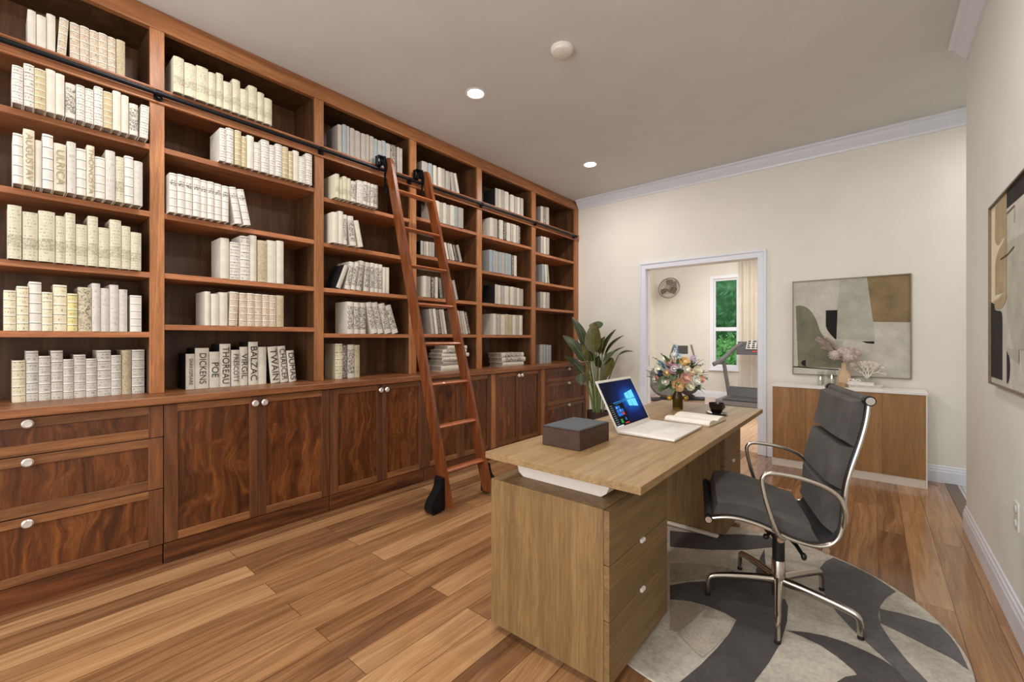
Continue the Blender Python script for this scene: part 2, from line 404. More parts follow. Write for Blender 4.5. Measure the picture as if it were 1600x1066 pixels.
doors('walnut two-door base cabinet just behind the left foot of the ladder', 1.49, 1.905, 2.31)
doors('walnut two-door base cabinet seen between the ladder rails', 2.313, 2.727, 3.137, ((3.138,3.2),))
doors('walnut two-door base cabinet between the ladder and the far drawer cabinet', 3.203, 3.573, 3.97, ((3.972,4.042),))
drawers('walnut three-drawer base cabinet beside the plant at the far wall', 4.045, 4.96, 4.535, ((4.963,5.05),))
tag(obj('worktop', MB().box(-.34, .193, -.46, 5.05, CT-.04, CT, .003), M['top_y'], loc=(0, 2.3, CT-.04)), 'long walnut worktop running over the base cabinets, under the shelves', 'worktop')

# ladder rail
t = thing('ladder_rail', 'black iron tube rail fixed across the bookcase for the ladder', 'rail', (.036, 2.3, 2.547))
obj('rail_tube', MB().tube([(.036,-.46,2.547), (.036,4.93,2.547)], .013, 14), M['iron'], t)
for y in (.58, 1.497, 2.266, 3.145, 4.052, 5.0):
    yy = min(y, 4.9)
    m = MB(); m.box(.0125, .02, yy-.02, yy+.02, 2.515, 2.568, .003); m.tube([(.016,yy,2.53), (.036,yy,2.53)], .009, 10); m.tube([(.036,yy-.012,2.547), (.036,yy+.012,2.547)], .0175, 14)
    obj('bracket', m, M['iron'], t)
obj('end_cap', MB().lathe([(0,0),(.017,0),(.018,.012),(.012,.02),(0,.022)], M=Matrix.Translation((.036,4.93,2.547)) @ Matrix.Rotation(R(-90),4,'X')), M['iron'], t)

# rolling ladder
LX = lambda z: .80-.262*z
def skew(mb, k):
    for v in mb.bm.verts: v.co.y -= (.012 if k == 0 else .05)*v.co.z/2.6
    return mb
t = thing('library_ladder', 'reddish wooden rolling library ladder leaning on the bookcase rail', 'ladder', (.6, 2.2, 0))
LY = ((2.0, 2.028), (2.405, 2.433))
for k, (a, b) in enumerate(LY):
    zt = 2.625 if k == 0 else 2.625
    h = .044
    obj('side_rail', skew(MB().prism([(LX(.03)-h, .03), (LX(.03)+h, .03), (LX(zt)+h+.004, zt-.055), (LX(zt)+h-.012, zt-.01), (LX(zt)-.01, zt+.002), (LX(zt)-h, zt-.03)], 'y', a, b), k), M['ladder'], t)
for z in (2.355, 2.05, 1.752, 1.455, 1.158, .862, .562, .262):
    x = LX(z)
    m = MB(); m.tube([(x, LY[0][1]-.004-.012*z/2.6, z), (x, LY[1][0]+.004-.05*z/2.6, z)], .036, 14, flat=.42, up=(1,0,-.0))
    obj('rung', m, M['rung'], t)
for k, (a, b) in enumerate(LY):
    a -= .012 if k == 0 else .05
    yo = a-.008
    m = MB(); m.prism([(.072+dx, z) for dx, z in ((.02,2.34),(.035,2.33),(.045,2.36),(.04,2.40),(.022,2.43),(.02,2.50),(.036,2.53),(.04,2.57),(.03,2.6),(.02,2.64),(-.004,2.65),(-.012,2.63),(-.012,2.575),(.004,2.56),(.004,2.40),(.006,2.36))], 'y', yo, a)
    obj('hook_plate', m, M['iron'], t)
    m = MB(); m.tube([(.036, yo-.03, 2.5835), (.036, yo-.008, 2.5835)], .022, 18); m.tube([(.036, yo-.036, 2.5835), (.036, yo, 2.5835)], .007, 10)
    m.box(.02, .085, yo-.004, yo, 2.575, 2.645, .002); m.box(.02, .06, yo-.046, yo-.038, 2.566, 2.645, .004); m.box(.02, .08, yo-.046, yo, 2.635, 2.645, .003)
    obj('roller', m, M['iron'], t)
for k, (a, b) in enumerate(LY):
    sg, y0 = (-1, a-.001) if k == 0 else (1, b+.001)
    pr_ = [(0,.012), (0,.225), (.014,.24), (.03,.226), (.036,.18), (.055,.142), (.092,.105), (.114,.07), (.12,.035), (.108,.01), (.09,.004)]
    m = MB(); m.prism([(y0+sg*d, z) for d, z in pr_], 'x', .70, .775); m.prism([(y0+sg*(.012+d*.72), .025+z*.72) for d, z in pr_], 'x', .774, .781)
    obj('wheel_housing', m, M['iron'], t)
    m = MB(); m.tube([(.712, y0+sg*.06, .0405), (.764, y0+sg*.06, .0405)], .04, 20); obj('wheel', m, M['rubber'], t)

# ---------------------------------------------------------------- books
def book_mat(name, base, bands=0, band_c=(60,52,44), rows=0, ink=(96,88,76), dens=.5, sketch=None, block=None, warm=0, lipc=None):
    t = NT(name); gx, gy, gz = t.sep(t.coord('Generated')); rnd = t.rand(); off = t.math('MULTIPLY', rnd, 31.0)
    oc = t.coord()
    pn = t.noise(oc, 30, 3); col = t.ramp(pn, [(.3, lin([v*.94 for v in base])), (.7, lin(base))])
    if warm:
        wn = t.noise(t.vec(t.math('ADD', gy, off), gz, 0.0), 3.5, 3)
        col = t.mix(t.math('MULTIPLY', t.ramp(wn, [(.45,(0,0,0)),(.6,(255,255,255))]), .6), col, (226,184,150))
    if rows:
        rz = t.math('MULTIPLY', gz, rows); rw = t.math('FRACT', rz); fl = t.math('FLOOR', rz)
        inrow = t.math('MULTIPLY', t.math('GREATER_THAN', rw, .3), t.math('LESS_THAN', rw, .78))
        ln = t.noise(t.vec(t.math('MULTIPLY', gy, 9.0), t.math('ADD', t.math('MULTIPLY', fl, 3.7), off), t.math('MULTIPLY', rw, 1.6)), 1.0, 3)
        le = t.math('MULTIPLY', t.math('GREATER_THAN', ln, 1-dens), inrow)
        le = t.math('MULTIPLY', le, t.math('MULTIPLY', t.math('GREATER_THAN', gy, .1), t.math('LESS_THAN', gy, .9)))
        col = t.mix(t.math('MULTIPLY', le, .75), col, ink)
    if sketch:
        z0, z1, th, sc_ = sketch
        sn = t.noise(t.vec(t.math('MULTIPLY', gy, 1.0), t.math('MULTIPLY', gz, 5.0), off), sc_, 4, 1.6)
        msk = t.math('MULTIPLY', t.math('GREATER_THAN', gz, z0), t.math('LESS_THAN', gz, z1))
        col = t.mix(t.math('MULTIPLY', t.math('MULTIPLY', t.ramp(sn, [(th, (0,0,0)), (th+.07, (255,255,255))]), msk), .85), col, ink)
    if block:
        z0, z1 = block
        msk = t.math('MULTIPLY', t.math('MULTIPLY', t.math('GREATER_THAN', gz, z0), t.math('LESS_THAN', gz, z1)), t.math('MULTIPLY', t.math('GREATER_THAN', gy, .1), t.math('LESS_THAN', gy, .92)))
        bn = t.noise(t.vec(t.math('MULTIPLY', gy, 1.0), t.math('MULTIPLY', gz, 6.0), off), 6.5, 2, .6)
        col = t.mix(t.math('MULTIPLY', msk, .9), col, t.ramp(bn, [(.47,(34,32,32)),(.53,(214,208,198))]))
    if bands:
        fr = t.math('FRACT', t.math('ADD', t.math('MULTIPLY', gz, bands), .25))
        col = t.mix(t.math('MULTIPLY', t.math('LESS_THAN', fr, .085), .75), col, band_c)
        col = t.mix(t.math('MULTIPLY', t.math('MULTIPLY', t.math('GREATER_THAN', fr, .085), t.math('LESS_THAN', fr, .2)), .6), col, (255,252,244))  # highlight along each raised band is painted into the spine colour
    return t.set(col, .75)
IV = (216,208,193)
BOOKIV = book_mat('ivory_spine_dark_boards', (196,188,174))
BM = {
 'W': (IV, book_mat('ivory_spine', IV)), 'w': ((218,212,202), book_mat('ivory_titled_spine', (208,202,192), rows=9, dens=.42, ink=(150,142,130))),
 'B': ((226,219,208), book_mat('banded_script_spine', (218,212,202), bands=6, rows=12, dens=.47, ink=(120,114,106))),
 'V': ((230,224,212), book_mat('banded_plain_spine', (222,216,206), bands=5)),
 'T': ((190,172,132), book_mat('tan_banded_spine', (196,180,142), bands=6, band_c=(110,92,62), rows=6, dens=.42, ink=(150,130,92))),
 't': ((190,174,142), book_mat('tan_ornament_spine', (194,180,150), sketch=(.05,.95,.52,7), ink=(140,122,88))),
 'P': ((216,208,184), book_mat('printed_cream_spine', (210,203,178), rows=15, dens=.46, ink=(150,142,118), sketch=(.22,.46,.47,6))),
 'Y': ((220,208,174), book_mat('cream_label_spine', (226,215,184), bands=5, band_c=(120,104,74), rows=10, dens=.43, ink=(120,106,80))),
 'X': ((216,202,140), book_mat('yellow_label_spine', (220,206,146), bands=5, band_c=(120,104,64), rows=10, dens=.45, ink=(112,96,60))),
 'S': ((216,209,196), book_mat('script_banded_spine', (208,202,190), bands=5, band_c=(80,72,62), rows=15, dens=.46, ink=(130,122,110))),
 'K': ((198,186,158), book_mat('blackletter_spine', (204,192,164), sketch=(.03,.97,.5,4.5), ink=(88,78,66))),
 'M': ((206,194,172), book_mat('map_print_spine', (216,204,184), bands=5, band_c=(110,100,84), rows=18, dens=.48, ink=(138,128,116), sketch=(0,1,.54,6), warm=1)),
 'F': ((220,213,200), book_mat('ink_drawing_spine', (212,205,193), sketch=(.14,.86,.47,4), ink=(70,66,62))),
 'O': ((228,222,212), book_mat('ornament_label_spine', (221,216,206), bands=5, rows=0, block=(.69,.82))),
 'L': ((224,214,190), book_mat('cream_letter_spine', (217,208,187))), 'N': ((16,15,15), book_mat('stone_letter_spine', (214,206,190))),
 'G': ((146,138,129), book_mat('grey_linen_spine', (178,170,160), rows=5, dens=.4, ink=(150,142,132))),
 'g': ((146,150,149), book_mat('blue_grey_spine', (158,168,172), rows=5, dens=.4, ink=(140,146,146))),
 'd': ((20,17,16), BOOKIV), 'D': ((42,38,36), book_mat('dark_floral_spine', (70,64,58), sketch=(.03,.97,.5,6), ink=(210,200,184))),
}
BOARD = {k: flat('board_'+v[1].name, v[0], .8, var=.03) for k, v in BM.items()}
PAGES = flat('paper_page_edges', (150,136,120), .9, var=.08, scale=220)
INKTAN = flat('tan_lettering_ink', (160,144,104), .8); INKDK = flat('dark_lettering_ink', (44,40,38), .8)
DESC = {'W': 'plain ivory book', 'w': 'ivory book with a small printed title', 'B': 'white book with thin dark bands and script', 'V': 'white book with thin dark bands',
 'T': 'tan book with dark bands', 't': 'tan book with faint ornament', 'P': 'cream book with printed old-style title page', 'Y': 'cream book with ridged label bands', 'X': 'yellowish book with ridged label bands',
 'S': 'off-white book with ridges and fine script', 'K': 'tan book with big blackletter pattern', 'M': 'map-printed banded book', 'F': 'ivory book with ink drawing', 'O': 'white banded book with black ornament label',
 'L': 'cream book with large tan lettering', 'N': 'stone-coloured book in black boards', 'G': 'grey linen book', 'g': 'blue-grey book', 'D': 'dark patterned book', 'd': 'ivory-spined book in black boards'}
ORD = 'first second third fourth fifth sixth seventh eighth ninth tenth eleventh twelfth thirteenth fourteenth fifteenth'.split()
BAYN = ['nearest bay', 'second bay', 'third bay', 'fourth bay', 'fifth bay', 'last bay']
SHN = {1: 'top shelf', 2: 'second shelf', 3: 'third shelf', 4: 'fourth shelf', 5: 'fifth shelf', 6: 'worktop row'}
def book_mesh(name, w, h, dep, mats, loc):
    b = min(.006, w*.16); th = .003
    arc = [(-.004+ (.004+b*.5)*math.sin(math.pi*k/6), w*k/6) for k in range(7)]
    out = [(-dep, 0)]+arc+[(-dep, w), (-dep, w-th), (-.009, w-th), (-.009, th), (-dep, th)]
    m = MB(); m.prism(out, 'z', 0, h)
    for f in m.bm.faces:
        f.normal_update()
    bmesh.ops.recalc_face_normals(m.bm, faces=m.bm.faces)
    for f in m.bm.faces:
        if f.normal.x > .2 and f.calc_center_median().x > -.006: f.material_index = 1; f.smooth = True
    o = obj(name, m, mats, loc=None, local=True); o.location = loc
    pg = obj('page_block', MB().box(-dep+.005, -.009, th, w-th, .004, h-.004), PAGES, o, local=True)
    return o
def lettering(o, word, w, h, mat, size=None):
    cu = bpy.data.curves.new('title_lettering', 'FONT'); cu.body = word; cu.align_x = 'CENTER'; cu.align_y = 'CENTER'
    cu.size = 1; cu.extrude = .0
    tmp = bpy.data.objects.new('lettering_source', cu); me = bpy.data.meshes.new_from_object(tmp); bpy.data.objects.remove(tmp)
    me.name = 'title_lettering'; me.materials.clear(); me.materials.append(mat)
    ob = bpy.data.objects.new('title_lettering', me); COL.objects.link(ob); ob.parent = o
    s_ = min(w*.98, h*.86/(.62*len(word)))
    ob.scale = (h*.84/(.64*len(word)) if len(word) > 4 else s_*1.0, s_, 1)
    ob.location = (.0058 if w > .03 else .005, w/2, h*.5)
    # text reads downwards, letter tops towards +y, facing the room
    ob.matrix_local = Matrix.Translation(ob.location) @ Matrix(((0,0,1,0),(0,1,0,0),(-1,0,0,0),(0,0,0,1))) @ Matrix.Diagonal((ob.scale[0], ob.scale[1], 1, 1))
ROWS = [
(1,1,2.59,0.0,[(0.1,0.027,0.161,0,'W'),(0.128,0.032,0.152,0,'W'),(0.161,0.03,0.177,0,'W'),(0.195,0.032,0.18,-3,'M'),(0.24,0.034,0.18,0,'M'),(0.275,0.033,0.181,0,'M'),(0.309,0.034,0.18,0,'M'),(0.343,0.033,0.183,0,'M'),(0.377,0.032,0.182,0,'M'),(0.411,0.035,0.184,0,'t')]),
(1,2,2.27,0.064,[(0.051,0.034,0.169,0,'B'),(0.086,0.033,0.194,0,'B'),(0.119,0.036,0.187,0,'T'),(0.155,0.032,0.202,0,'W'),(0.187,0.03,0.195,0,'W'),(0.219,0.035,0.166,0,'F'),(0.256,0.03,0.172,0,'B'),(0.287,0.032,0.169,0,'B'),(0.32,0.032,0.193,0,'B'),(0.353,0.035,0.184,0,'T'),(0.389,0.031,0.201,0,'W'),(0.421,0.03,0.194,0,'W'),(0.453,0.035,0.163,0,'F'),(0.494,0.036,0.175,-2,'B')]),
(1,3,1.9,0.085,[(0.053,0.031,0.226,0,'V'),(0.084,0.035,0.255,0,'L','AUGUSTAV'),(0.12,0.022,0.217,0,'W'),(0.143,0.035,0.254,0,'V'),(0.179,0.042,0.225,0,'L','ULRICA'),(0.223,0.031,0.246,0,'w'),(0.255,0.035,0.225,0,'V'),(0.291,0.028,0.251,0,'L','THONOSTA'),(0.32,0.038,0.206,0,'V'),(0.359,0.036,0.25,0,'w'),(0.397,0.033,0.231,0,'P'),(0.431,0.035,0.245,0,'V'),(0.467,0.037,0.231,0,'w')]),
(1,4,1.564,0.037,[(0.038,0.043,0.244,0,'P'),(0.083,0.049,0.223,0,'P'),(0.133,0.054,0.239,0,'P'),(0.188,0.034,0.226,0,'P'),(0.222,0.034,0.248,0,'P'),(0.257,0.042,0.2,0,'P'),(0.3,0.037,0.249,0,'P'),(0.338,0.042,0.2,0,'P'),(0.381,0.044,0.249,0,'P'),(0.426,0.036,0.225,0,'P'),(0.463,0.043,0.199,0,'P')]),
(1,5,1.235,-0.004,[(0.027,0.038,0.186,0,'Y'),(0.066,0.038,0.208,0,'Y'),(0.105,0.04,0.233,0,'V'),(0.146,0.036,0.187,0,'Y'),(0.183,0.047,0.226,0,'Y'),(0.231,0.036,0.187,0,'X'),(0.269,0.049,0.222,0,'K'),(0.319,0.031,0.246,0,'w'),(0.351,0.034,0.224,0,'w'),(0.386,0.034,0.245,0,'w'),(0.421,0.035,0.224,0,'w'),(0.467,0.047,0.196,0,'V')]),
(1,6,0.892,-0.1,[(0.054,0.043,0.201,0,'Y'),(0.098,0.041,0.246,0,'S'),(0.14,0.04,0.22,0,'S'),(0.181,0.042,0.246,0,'S'),(0.224,0.037,0.201,0,'S'),(0.262,0.044,0.223,0,'S'),(0.307,0.041,0.201,0,'S'),(0.349,0.054,0.244,0,'S'),(0.404,0.041,0.216,0,'S'),(0.447,0.04,0.243,0,'t'),(0.489,0.054,0.244,0,'S')]),
(2,1,2.59,0.041,[(0.645,0.048,0.199,0,'P'),(0.695,0.055,0.186,0,'P'),(0.751,0.059,0.197,0,'P'),(0.811,0.038,0.185,0,'P'),(0.851,0.036,0.201,0,'P'),(0.888,0.045,0.166,0,'P'),(0.936,0.042,0.203,0,'P'),(0.979,0.044,0.161,0,'P'),(1.024,0.05,0.204,0,'P'),(1.076,0.039,0.183,0,'P'),(1.116,0.047,0.165,0,'P')]),
(2,2,2.272,0.036,[(0.87,0.033,0.196,0,'B'),(0.904,0.04,0.211,0,'B'),(0.949,0.036,0.212,0,'T'),(0.987,0.029,0.189,0,'T'),(1.017,0.039,0.206,0,'W'),(1.058,0.04,0.177,0,'B'),(1.1,0.047,0.208,0,'B'),(1.149,0.037,0.19,0,'B'),(1.187,0.04,0.21,0,'B'),(1.229,0.039,0.208,0,'T'),(1.269,0.029,0.188,0,'T'),(1.299,0.039,0.205,0,'W'),(1.339,0.044,0.176,0,'B'),(1.385,0.044,0.212,0,'B')]),
(2,3,1.902,0.061,[(0.622,0.034,0.218,0,'O'),(0.657,0.035,0.22,0,'O'),(0.693,0.035,0.22,0,'O'),(0.73,0.036,0.221,0,'O'),(0.767,0.032,0.219,0,'O'),(0.8,0.034,0.219,0,'O'),(0.836,0.036,0.217,0,'O'),(0.874,0.035,0.214,0,'O'),(0.941,0.038,0.219,9,'O'),(0.992,0.039,0.216,11,'O')]),
(2,4,1.567,-0.005,[(0.885,0.046,0.248,0,'W'),(0.935,0.057,0.232,0,'B'),(0.993,0.053,0.28,0,'B'),(1.048,0.04,0.294,0,'W'),(1.093,0.057,0.27,0,'t'),(1.151,0.056,0.28,0,'W'),(1.209,0.045,0.287,0,'W')]),
(2,5,1.277,-0.005,[(0.806,0.028,0.203,0,'W'),(0.836,0.042,0.191,0,'W'),(0.879,0.045,0.204,0,'W'),(0.93,0.046,0.212,-2,'M'),(0.987,0.045,0.21,0,'M'),(1.033,0.042,0.211,0,'M'),(1.076,0.043,0.21,0,'M'),(1.121,0.041,0.209,0,'M'),(1.163,0.043,0.208,0,'M'),(1.208,0.046,0.21,0,'t')]),
(2,6,0.892,-0.1,[(0.733,0.046,0.214,0,'N','SHAKESPEARE'),(0.78,0.072,0.248,0,'N','DICKENS'),(0.853,0.054,0.224,0,'N','POE'),(0.908,0.061,0.272,0,'N','THOREAU'),(0.971,0.048,0.233,0,'N','PRESCOTT'),(1.02,0.048,0.252,0,'N','VIRGIL'),(1.07,0.058,0.284,0,'N','BALZAC'),(1.13,0.052,0.25,0,'N'),(1.208,0.061,0.25,5,'N','TWAIN'),(1.272,0.053,0.253,5,'N','CHAUCER'),(1.328,0.051,0.221,5,'N','DUMAS')]),
(3,1,2.59,0.0,[(1.638,0.035,0.204,0,'G'),(1.674,0.032,0.217,0,'g'),(1.707,0.026,0.217,0,'G'),(1.734,0.038,0.213,0,'G'),(1.774,0.049,0.209,0,'G'),(1.826,0.042,0.206,0,'G'),(1.869,0.033,0.213,0,'G'),(1.903,0.035,0.211,0,'G'),(1.938,0.036,0.205,0,'g'),(1.975,0.036,0.203,0,'G'),(2.012,0.039,0.215,0,'g'),(2.051,0.042,0.206,0,'G'),(2.097,0.055,0.214,0,'D'),(2.156,0.027,0.21,0,'G'),(2.184,0.029,0.21,0,'G')]),
(3,2,2.226,0.058,[(1.588,0.03,0.171,0,'P'),(1.621,0.025,0.142,0,'P'),(1.646,0.032,0.169,0,'P'),(1.679,0.029,0.166,0,'P'),(1.709,0.039,0.153,0,'F'),(1.756,0.05,0.172,-3,'B'),(1.813,0.033,0.177,-3,'F'),(1.849,0.024,0.178,-2,'F'),(1.875,0.031,0.175,0,'F'),(1.907,0.034,0.177,0,'F')]),
(3,3,1.896,0.048,[(1.571,0.045,0.222,0,'W'),(1.617,0.036,0.238,0,'W'),(1.654,0.031,0.221,0,'F'),(1.71,0.046,0.219,7,'F'),(1.761,0.04,0.198,12,'W')]),
(3,4,1.568,-0.01,[(1.648,0.036,0.189,-21,'d'),(1.715,0.042,0.216,-11,'F'),(1.761,0.038,0.217,-10,'F'),(1.807,0.044,0.235,-9,'F'),(1.862,0.041,0.23,-3,'F'),(1.914,0.039,0.233,0,'F'),(1.954,0.035,0.23,0,'F'),(1.991,0.035,0.23,0,'F'),(2.027,0.031,0.212,0,'W'),(2.059,0.031,0.214,0,'W')]),
(3,5,1.235,-0.005,[(1.719,0.05,0.244,0,'F'),(1.772,0.048,0.242,0,'F'),(1.822,0.049,0.243,0,'F'),(1.925,0.049,0.25,12,'F'),(1.982,0.05,0.252,13,'F'),(2.049,0.055,0.248,15,'F'),(2.112,0.055,0.239,18,'F')]),
(3,6,0.892,-0.06,[(1.648,0.058,0.266,0,'Y'),(1.707,0.041,0.259,0,'D'),(1.749,0.055,0.258,0,'F'),(1.806,0.047,0.255,0,'t')]),
(4,1,2.59,0.0,[(2.419,0.067,0.178,0,'G'),(2.488,0.047,0.18,0,'g'),(2.548,0.039,0.179,0,'W'),(2.604,0.042,0.177,0,'W'),(2.647,0.042,0.179,0,'G'),(2.692,0.058,0.172,0,'G'),(2.769,0.044,0.177,6,'G'),(2.827,0.031,0.183,14,'W')]),
(4,2,2.265,-0.0,[(2.555,0.066,0.189,0,'W'),(2.625,0.037,0.187,0,'G'),(2.663,0.038,0.19,0,'W'),(2.703,0.047,0.184,0,'G'),(2.752,0.05,0.19,0,'W'),(2.804,0.046,0.193,0,'g'),(2.852,0.069,0.193,0,'G')]),
(4,3,1.936,-0.0,[(2.405,0.031,0.124,0,'d'),(2.439,0.026,0.125,0,'G'),(2.468,0.027,0.127,0,'W'),(2.498,0.029,0.129,0,'G'),(2.53,0.032,0.131,0,'G'),(2.669,0.034,0.156,13,'G'),(2.709,0.032,0.156,14,'W'),(2.747,0.031,0.156,14,'G'),(2.784,0.027,0.156,16,'W'),(2.818,0.027,0.155,16,'D'),(2.877,0.032,0.162,18,'G')]),
(4,4,1.567,-0.0,[(2.436,0.036,0.187,0,'W'),(2.474,0.046,0.186,0,'G'),(2.527,0.037,0.188,0,'D'),(2.57,0.034,0.191,0,'W'),(2.608,0.033,0.188,6,'D'),(2.691,0.034,0.186,9,'G'),(2.731,0.035,0.185,10,'G'),(2.77,0.034,0.185,13,'G'),(2.813,0.032,0.185,15,'G')]),
(4,5,1.238,-0.0,[(2.53,0.034,0.227,8,'G'),(2.576,0.032,0.23,9,'W'),(2.617,0.027,0.23,10,'D'),(2.65,0.029,0.229,10,'G'),(2.685,0.03,0.229,11,'W'),(2.845,0.032,0.229,13,'G'),(2.883,0.032,0.228,14,'W'),(2.921,0.033,0.227,14,'G'),(2.959,0.027,0.227,15,'W'),(2.991,0.027,0.226,15,'D')]),
(5,1,2.59,0.0,[(3.385,0.048,0.196,0,'d'),(3.435,0.043,0.198,0,'W'),(3.481,0.052,0.203,0,'G'),(3.536,0.065,0.2,0,'W'),(3.635,0.063,0.192,0,'W'),(3.701,0.051,0.187,0,'G'),(3.755,0.046,0.193,0,'W'),(3.804,0.056,0.194,0,'G')]),
(5,2,2.263,-0.0,[(3.303,0.05,0.193,0,'W'),(3.355,0.065,0.196,0,'G'),(3.427,0.021,0.193,0,'D'),(3.451,0.062,0.202,0,'W'),(3.52,0.048,0.196,0,'D'),(3.571,0.058,0.198,0,'W'),(3.632,0.05,0.2,0,'G'),(3.684,0.048,0.201,0,'W'),(3.733,0.043,0.198,0,'G'),(3.779,0.027,0.193,0,'D')]),
(5,3,1.893,-0.0,[(3.296,0.05,0.229,0,'g'),(3.349,0.042,0.229,0,'g'),(3.392,0.042,0.226,0,'G'),(3.437,0.053,0.226,0,'g'),(3.491,0.049,0.228,0,'G'),(3.543,0.049,0.229,0,'g'),(3.595,0.054,0.229,0,'g'),(3.653,0.04,0.225,0,'D'),(3.696,0.047,0.226,0,'W')]),
(5,4,1.565,-0.0,[(3.378,0.048,0.203,0,'d'),(3.428,0.047,0.201,0,'W'),(3.478,0.055,0.2,0,'G'),(3.536,0.072,0.203,0,'W'),(3.638,0.052,0.203,0,'W'),(3.693,0.051,0.201,0,'G'),(3.747,0.04,0.198,0,'W'),(3.79,0.07,0.193,0,'G')]),
(5,5,1.237,-0.0,[(3.357,0.047,0.222,0,'W'),(3.407,0.068,0.22,0,'G'),(3.478,0.07,0.218,0,'W'),(3.551,0.048,0.224,0,'t'),(3.602,0.065,0.221,0,'t'),(3.67,0.051,0.221,0,'W'),(3.724,0.06,0.222,0,'G'),(3.787,0.057,0.222,0,'W')]),
(6,1,2.59,0.0,[(4.198,0.062,0.197,0,'G'),(4.263,0.044,0.205,0,'D'),(4.311,0.062,0.209,0,'G')]),
(6,2,2.222,-0.0,[(4.198,0.062,0.204,0,'G'),(4.263,0.048,0.207,0,'W'),(4.315,0.058,0.206,0,'G')]),
(6,3,1.875,-0.0,[(4.23,0.048,0.219,0,'g'),(4.289,0.035,0.222,5,'W'),(4.332,0.037,0.223,8,'G')]),
(6,4,1.565,-0.0,[(4.189,0.056,0.19,0,'G'),(4.249,0.058,0.193,0,'W'),(4.311,0.068,0.196,0,'G')]),
(6,6,0.892,-0.03,[(4.221,0.073,0.232,0,'G'),(4.298,0.056,0.23,0,'g'),(4.357,0.049,0.228,0,'G'),(4.41,0.054,0.224,0,'g')]),
]
for bay, sh, z, e, bks in ROWS:
    n = len(bks); bks = [list(b) for b in bks]; TN = lambda d: math.tan(R(d)); CS = lambda d: math.cos(R(d))
    for i in range(1, n):   # books leaning back rest against the one before
        p, q = bks[i-1], bks[i]
        if q[3] > 0 or p[3] > 0:
            hh = min(p[2], q[2]) if q[3] >= p[3] else 0
            q[0] = max(q[0], p[0]+p[1]/CS(max(0, p[3]))+hh*(TN(max(0, q[3]))-TN(max(0, p[3])))+.0012)
    for i in range(n-2, -1, -1):   # books leaning forward rest against the next
        p, q = bks[i], bks[i+1]
        if p[3] < 0:
            hh = min(p[2], q[2]) if -p[3] >= max(0, -q[3]) else 0
            b2 = max(0, -q[3]); yr = q[0]+q[1]*CS(b2); lim = yr-q[1]/CS(b2)-hh*(TN(-p[3])-TN(b2))-.0012
            p[0] = min(p[0], lim-p[1]*CS(p[3]))
    for i, b in enumerate(bks):
        y0, w, h, an, st = b[:5]; word = b[5] if len(b) > 5 else ''
        dep = .165+.012*((i*7+bay*3+sh) % 3)
        if e > .06: dep += .02
        loc = (e+.0-.003*((i*5+sh) % 2), y0+.0004, z+.0006+(w*math.sin(R(-an)) if an < 0 else 0))
        o = book_mesh('book', w-.0008, h, dep, [BOARD[st], BM[st][1]], loc)
        o.rotation_euler = (R(an), 0, 0)
        d = DESC[st]
        if an: d = 'leaning '+d
        where = 'first' if i == 0 else 'last' if i == n-1 else ORD[i]
        lab = '%s, %s on %s of %s' % (d, where, SHN[sh], BAYN[bay-1])
        tag(o, lab, 'book', 'books on the %s of the %s' % (SHN[sh], BAYN[bay-1]))
        if word: lettering(o, word, w, h, INKDK if st == 'N' else INKTAN)
# flat stacks: each layer a book lying on its side, spine to the room
def lying(y0, ln, z, th, st, label, group, twist=0, dep=.2, x=0.0):
    o = book_mesh('book', th, ln, dep, [BOARD[st], BM[st][1]], (0,0,0))
    o.matrix_world = Matrix.Translation((x, y0, z+.0004)) @ Matrix.Rotation(R(twist), 4, 'Z') @ Matrix(((1,0,0,0),(0,0,1,0),(0,1,0,0),(0,0,0,1)))
    # mirrored axes kept right-handed by flipping the thickness direction
    o.matrix_world = Matrix.Translation((x, y0, z+.0004+th)) @ Matrix.Rotation(R(twist), 4, 'Z') @ Matrix(((1,0,0,0),(0,0,1,0),(0,-1,0,0),(0,0,0,1)))
    return tag(o, label, 'book', group)
z = CT
names = ['bottom book', 'second book from the bottom', 'third book from the bottom', 'fourth book from the bottom', 'second book from the top', 'top book']
for k, (y0, y1, th, st, tw) in enumerate(((2.64,2.978,.052,'W',0), (2.66,2.955,.042,'G',3), (2.655,2.94,.034,'B',-2), (2.65,3.0,.036,'W',1), (2.66,2.95,.034,'F',-2), (2.72,2.975,.036,'W',2))):
    lying(y0, y1-y0, z, th, st, names[k]+' in the flat stack behind the ladder, on the worktop', 'flat book stack behind the ladder', tw); z += th+.0008
z = CT
for k, (y0, y1, th, st) in enumerate(((3.5,3.86,.047,'W'), (3.49,3.885,.05,'F'), (3.485,3.87,.05,'F'))):
    lying(y0, y1-y0, z, th, st, ['bottom', 'middle', 'top'][k]+' book of the flat stack of three on the worktop, fifth bay', 'flat book stack in the fifth bay', (0,-1,1)[k]); z += th+.0008

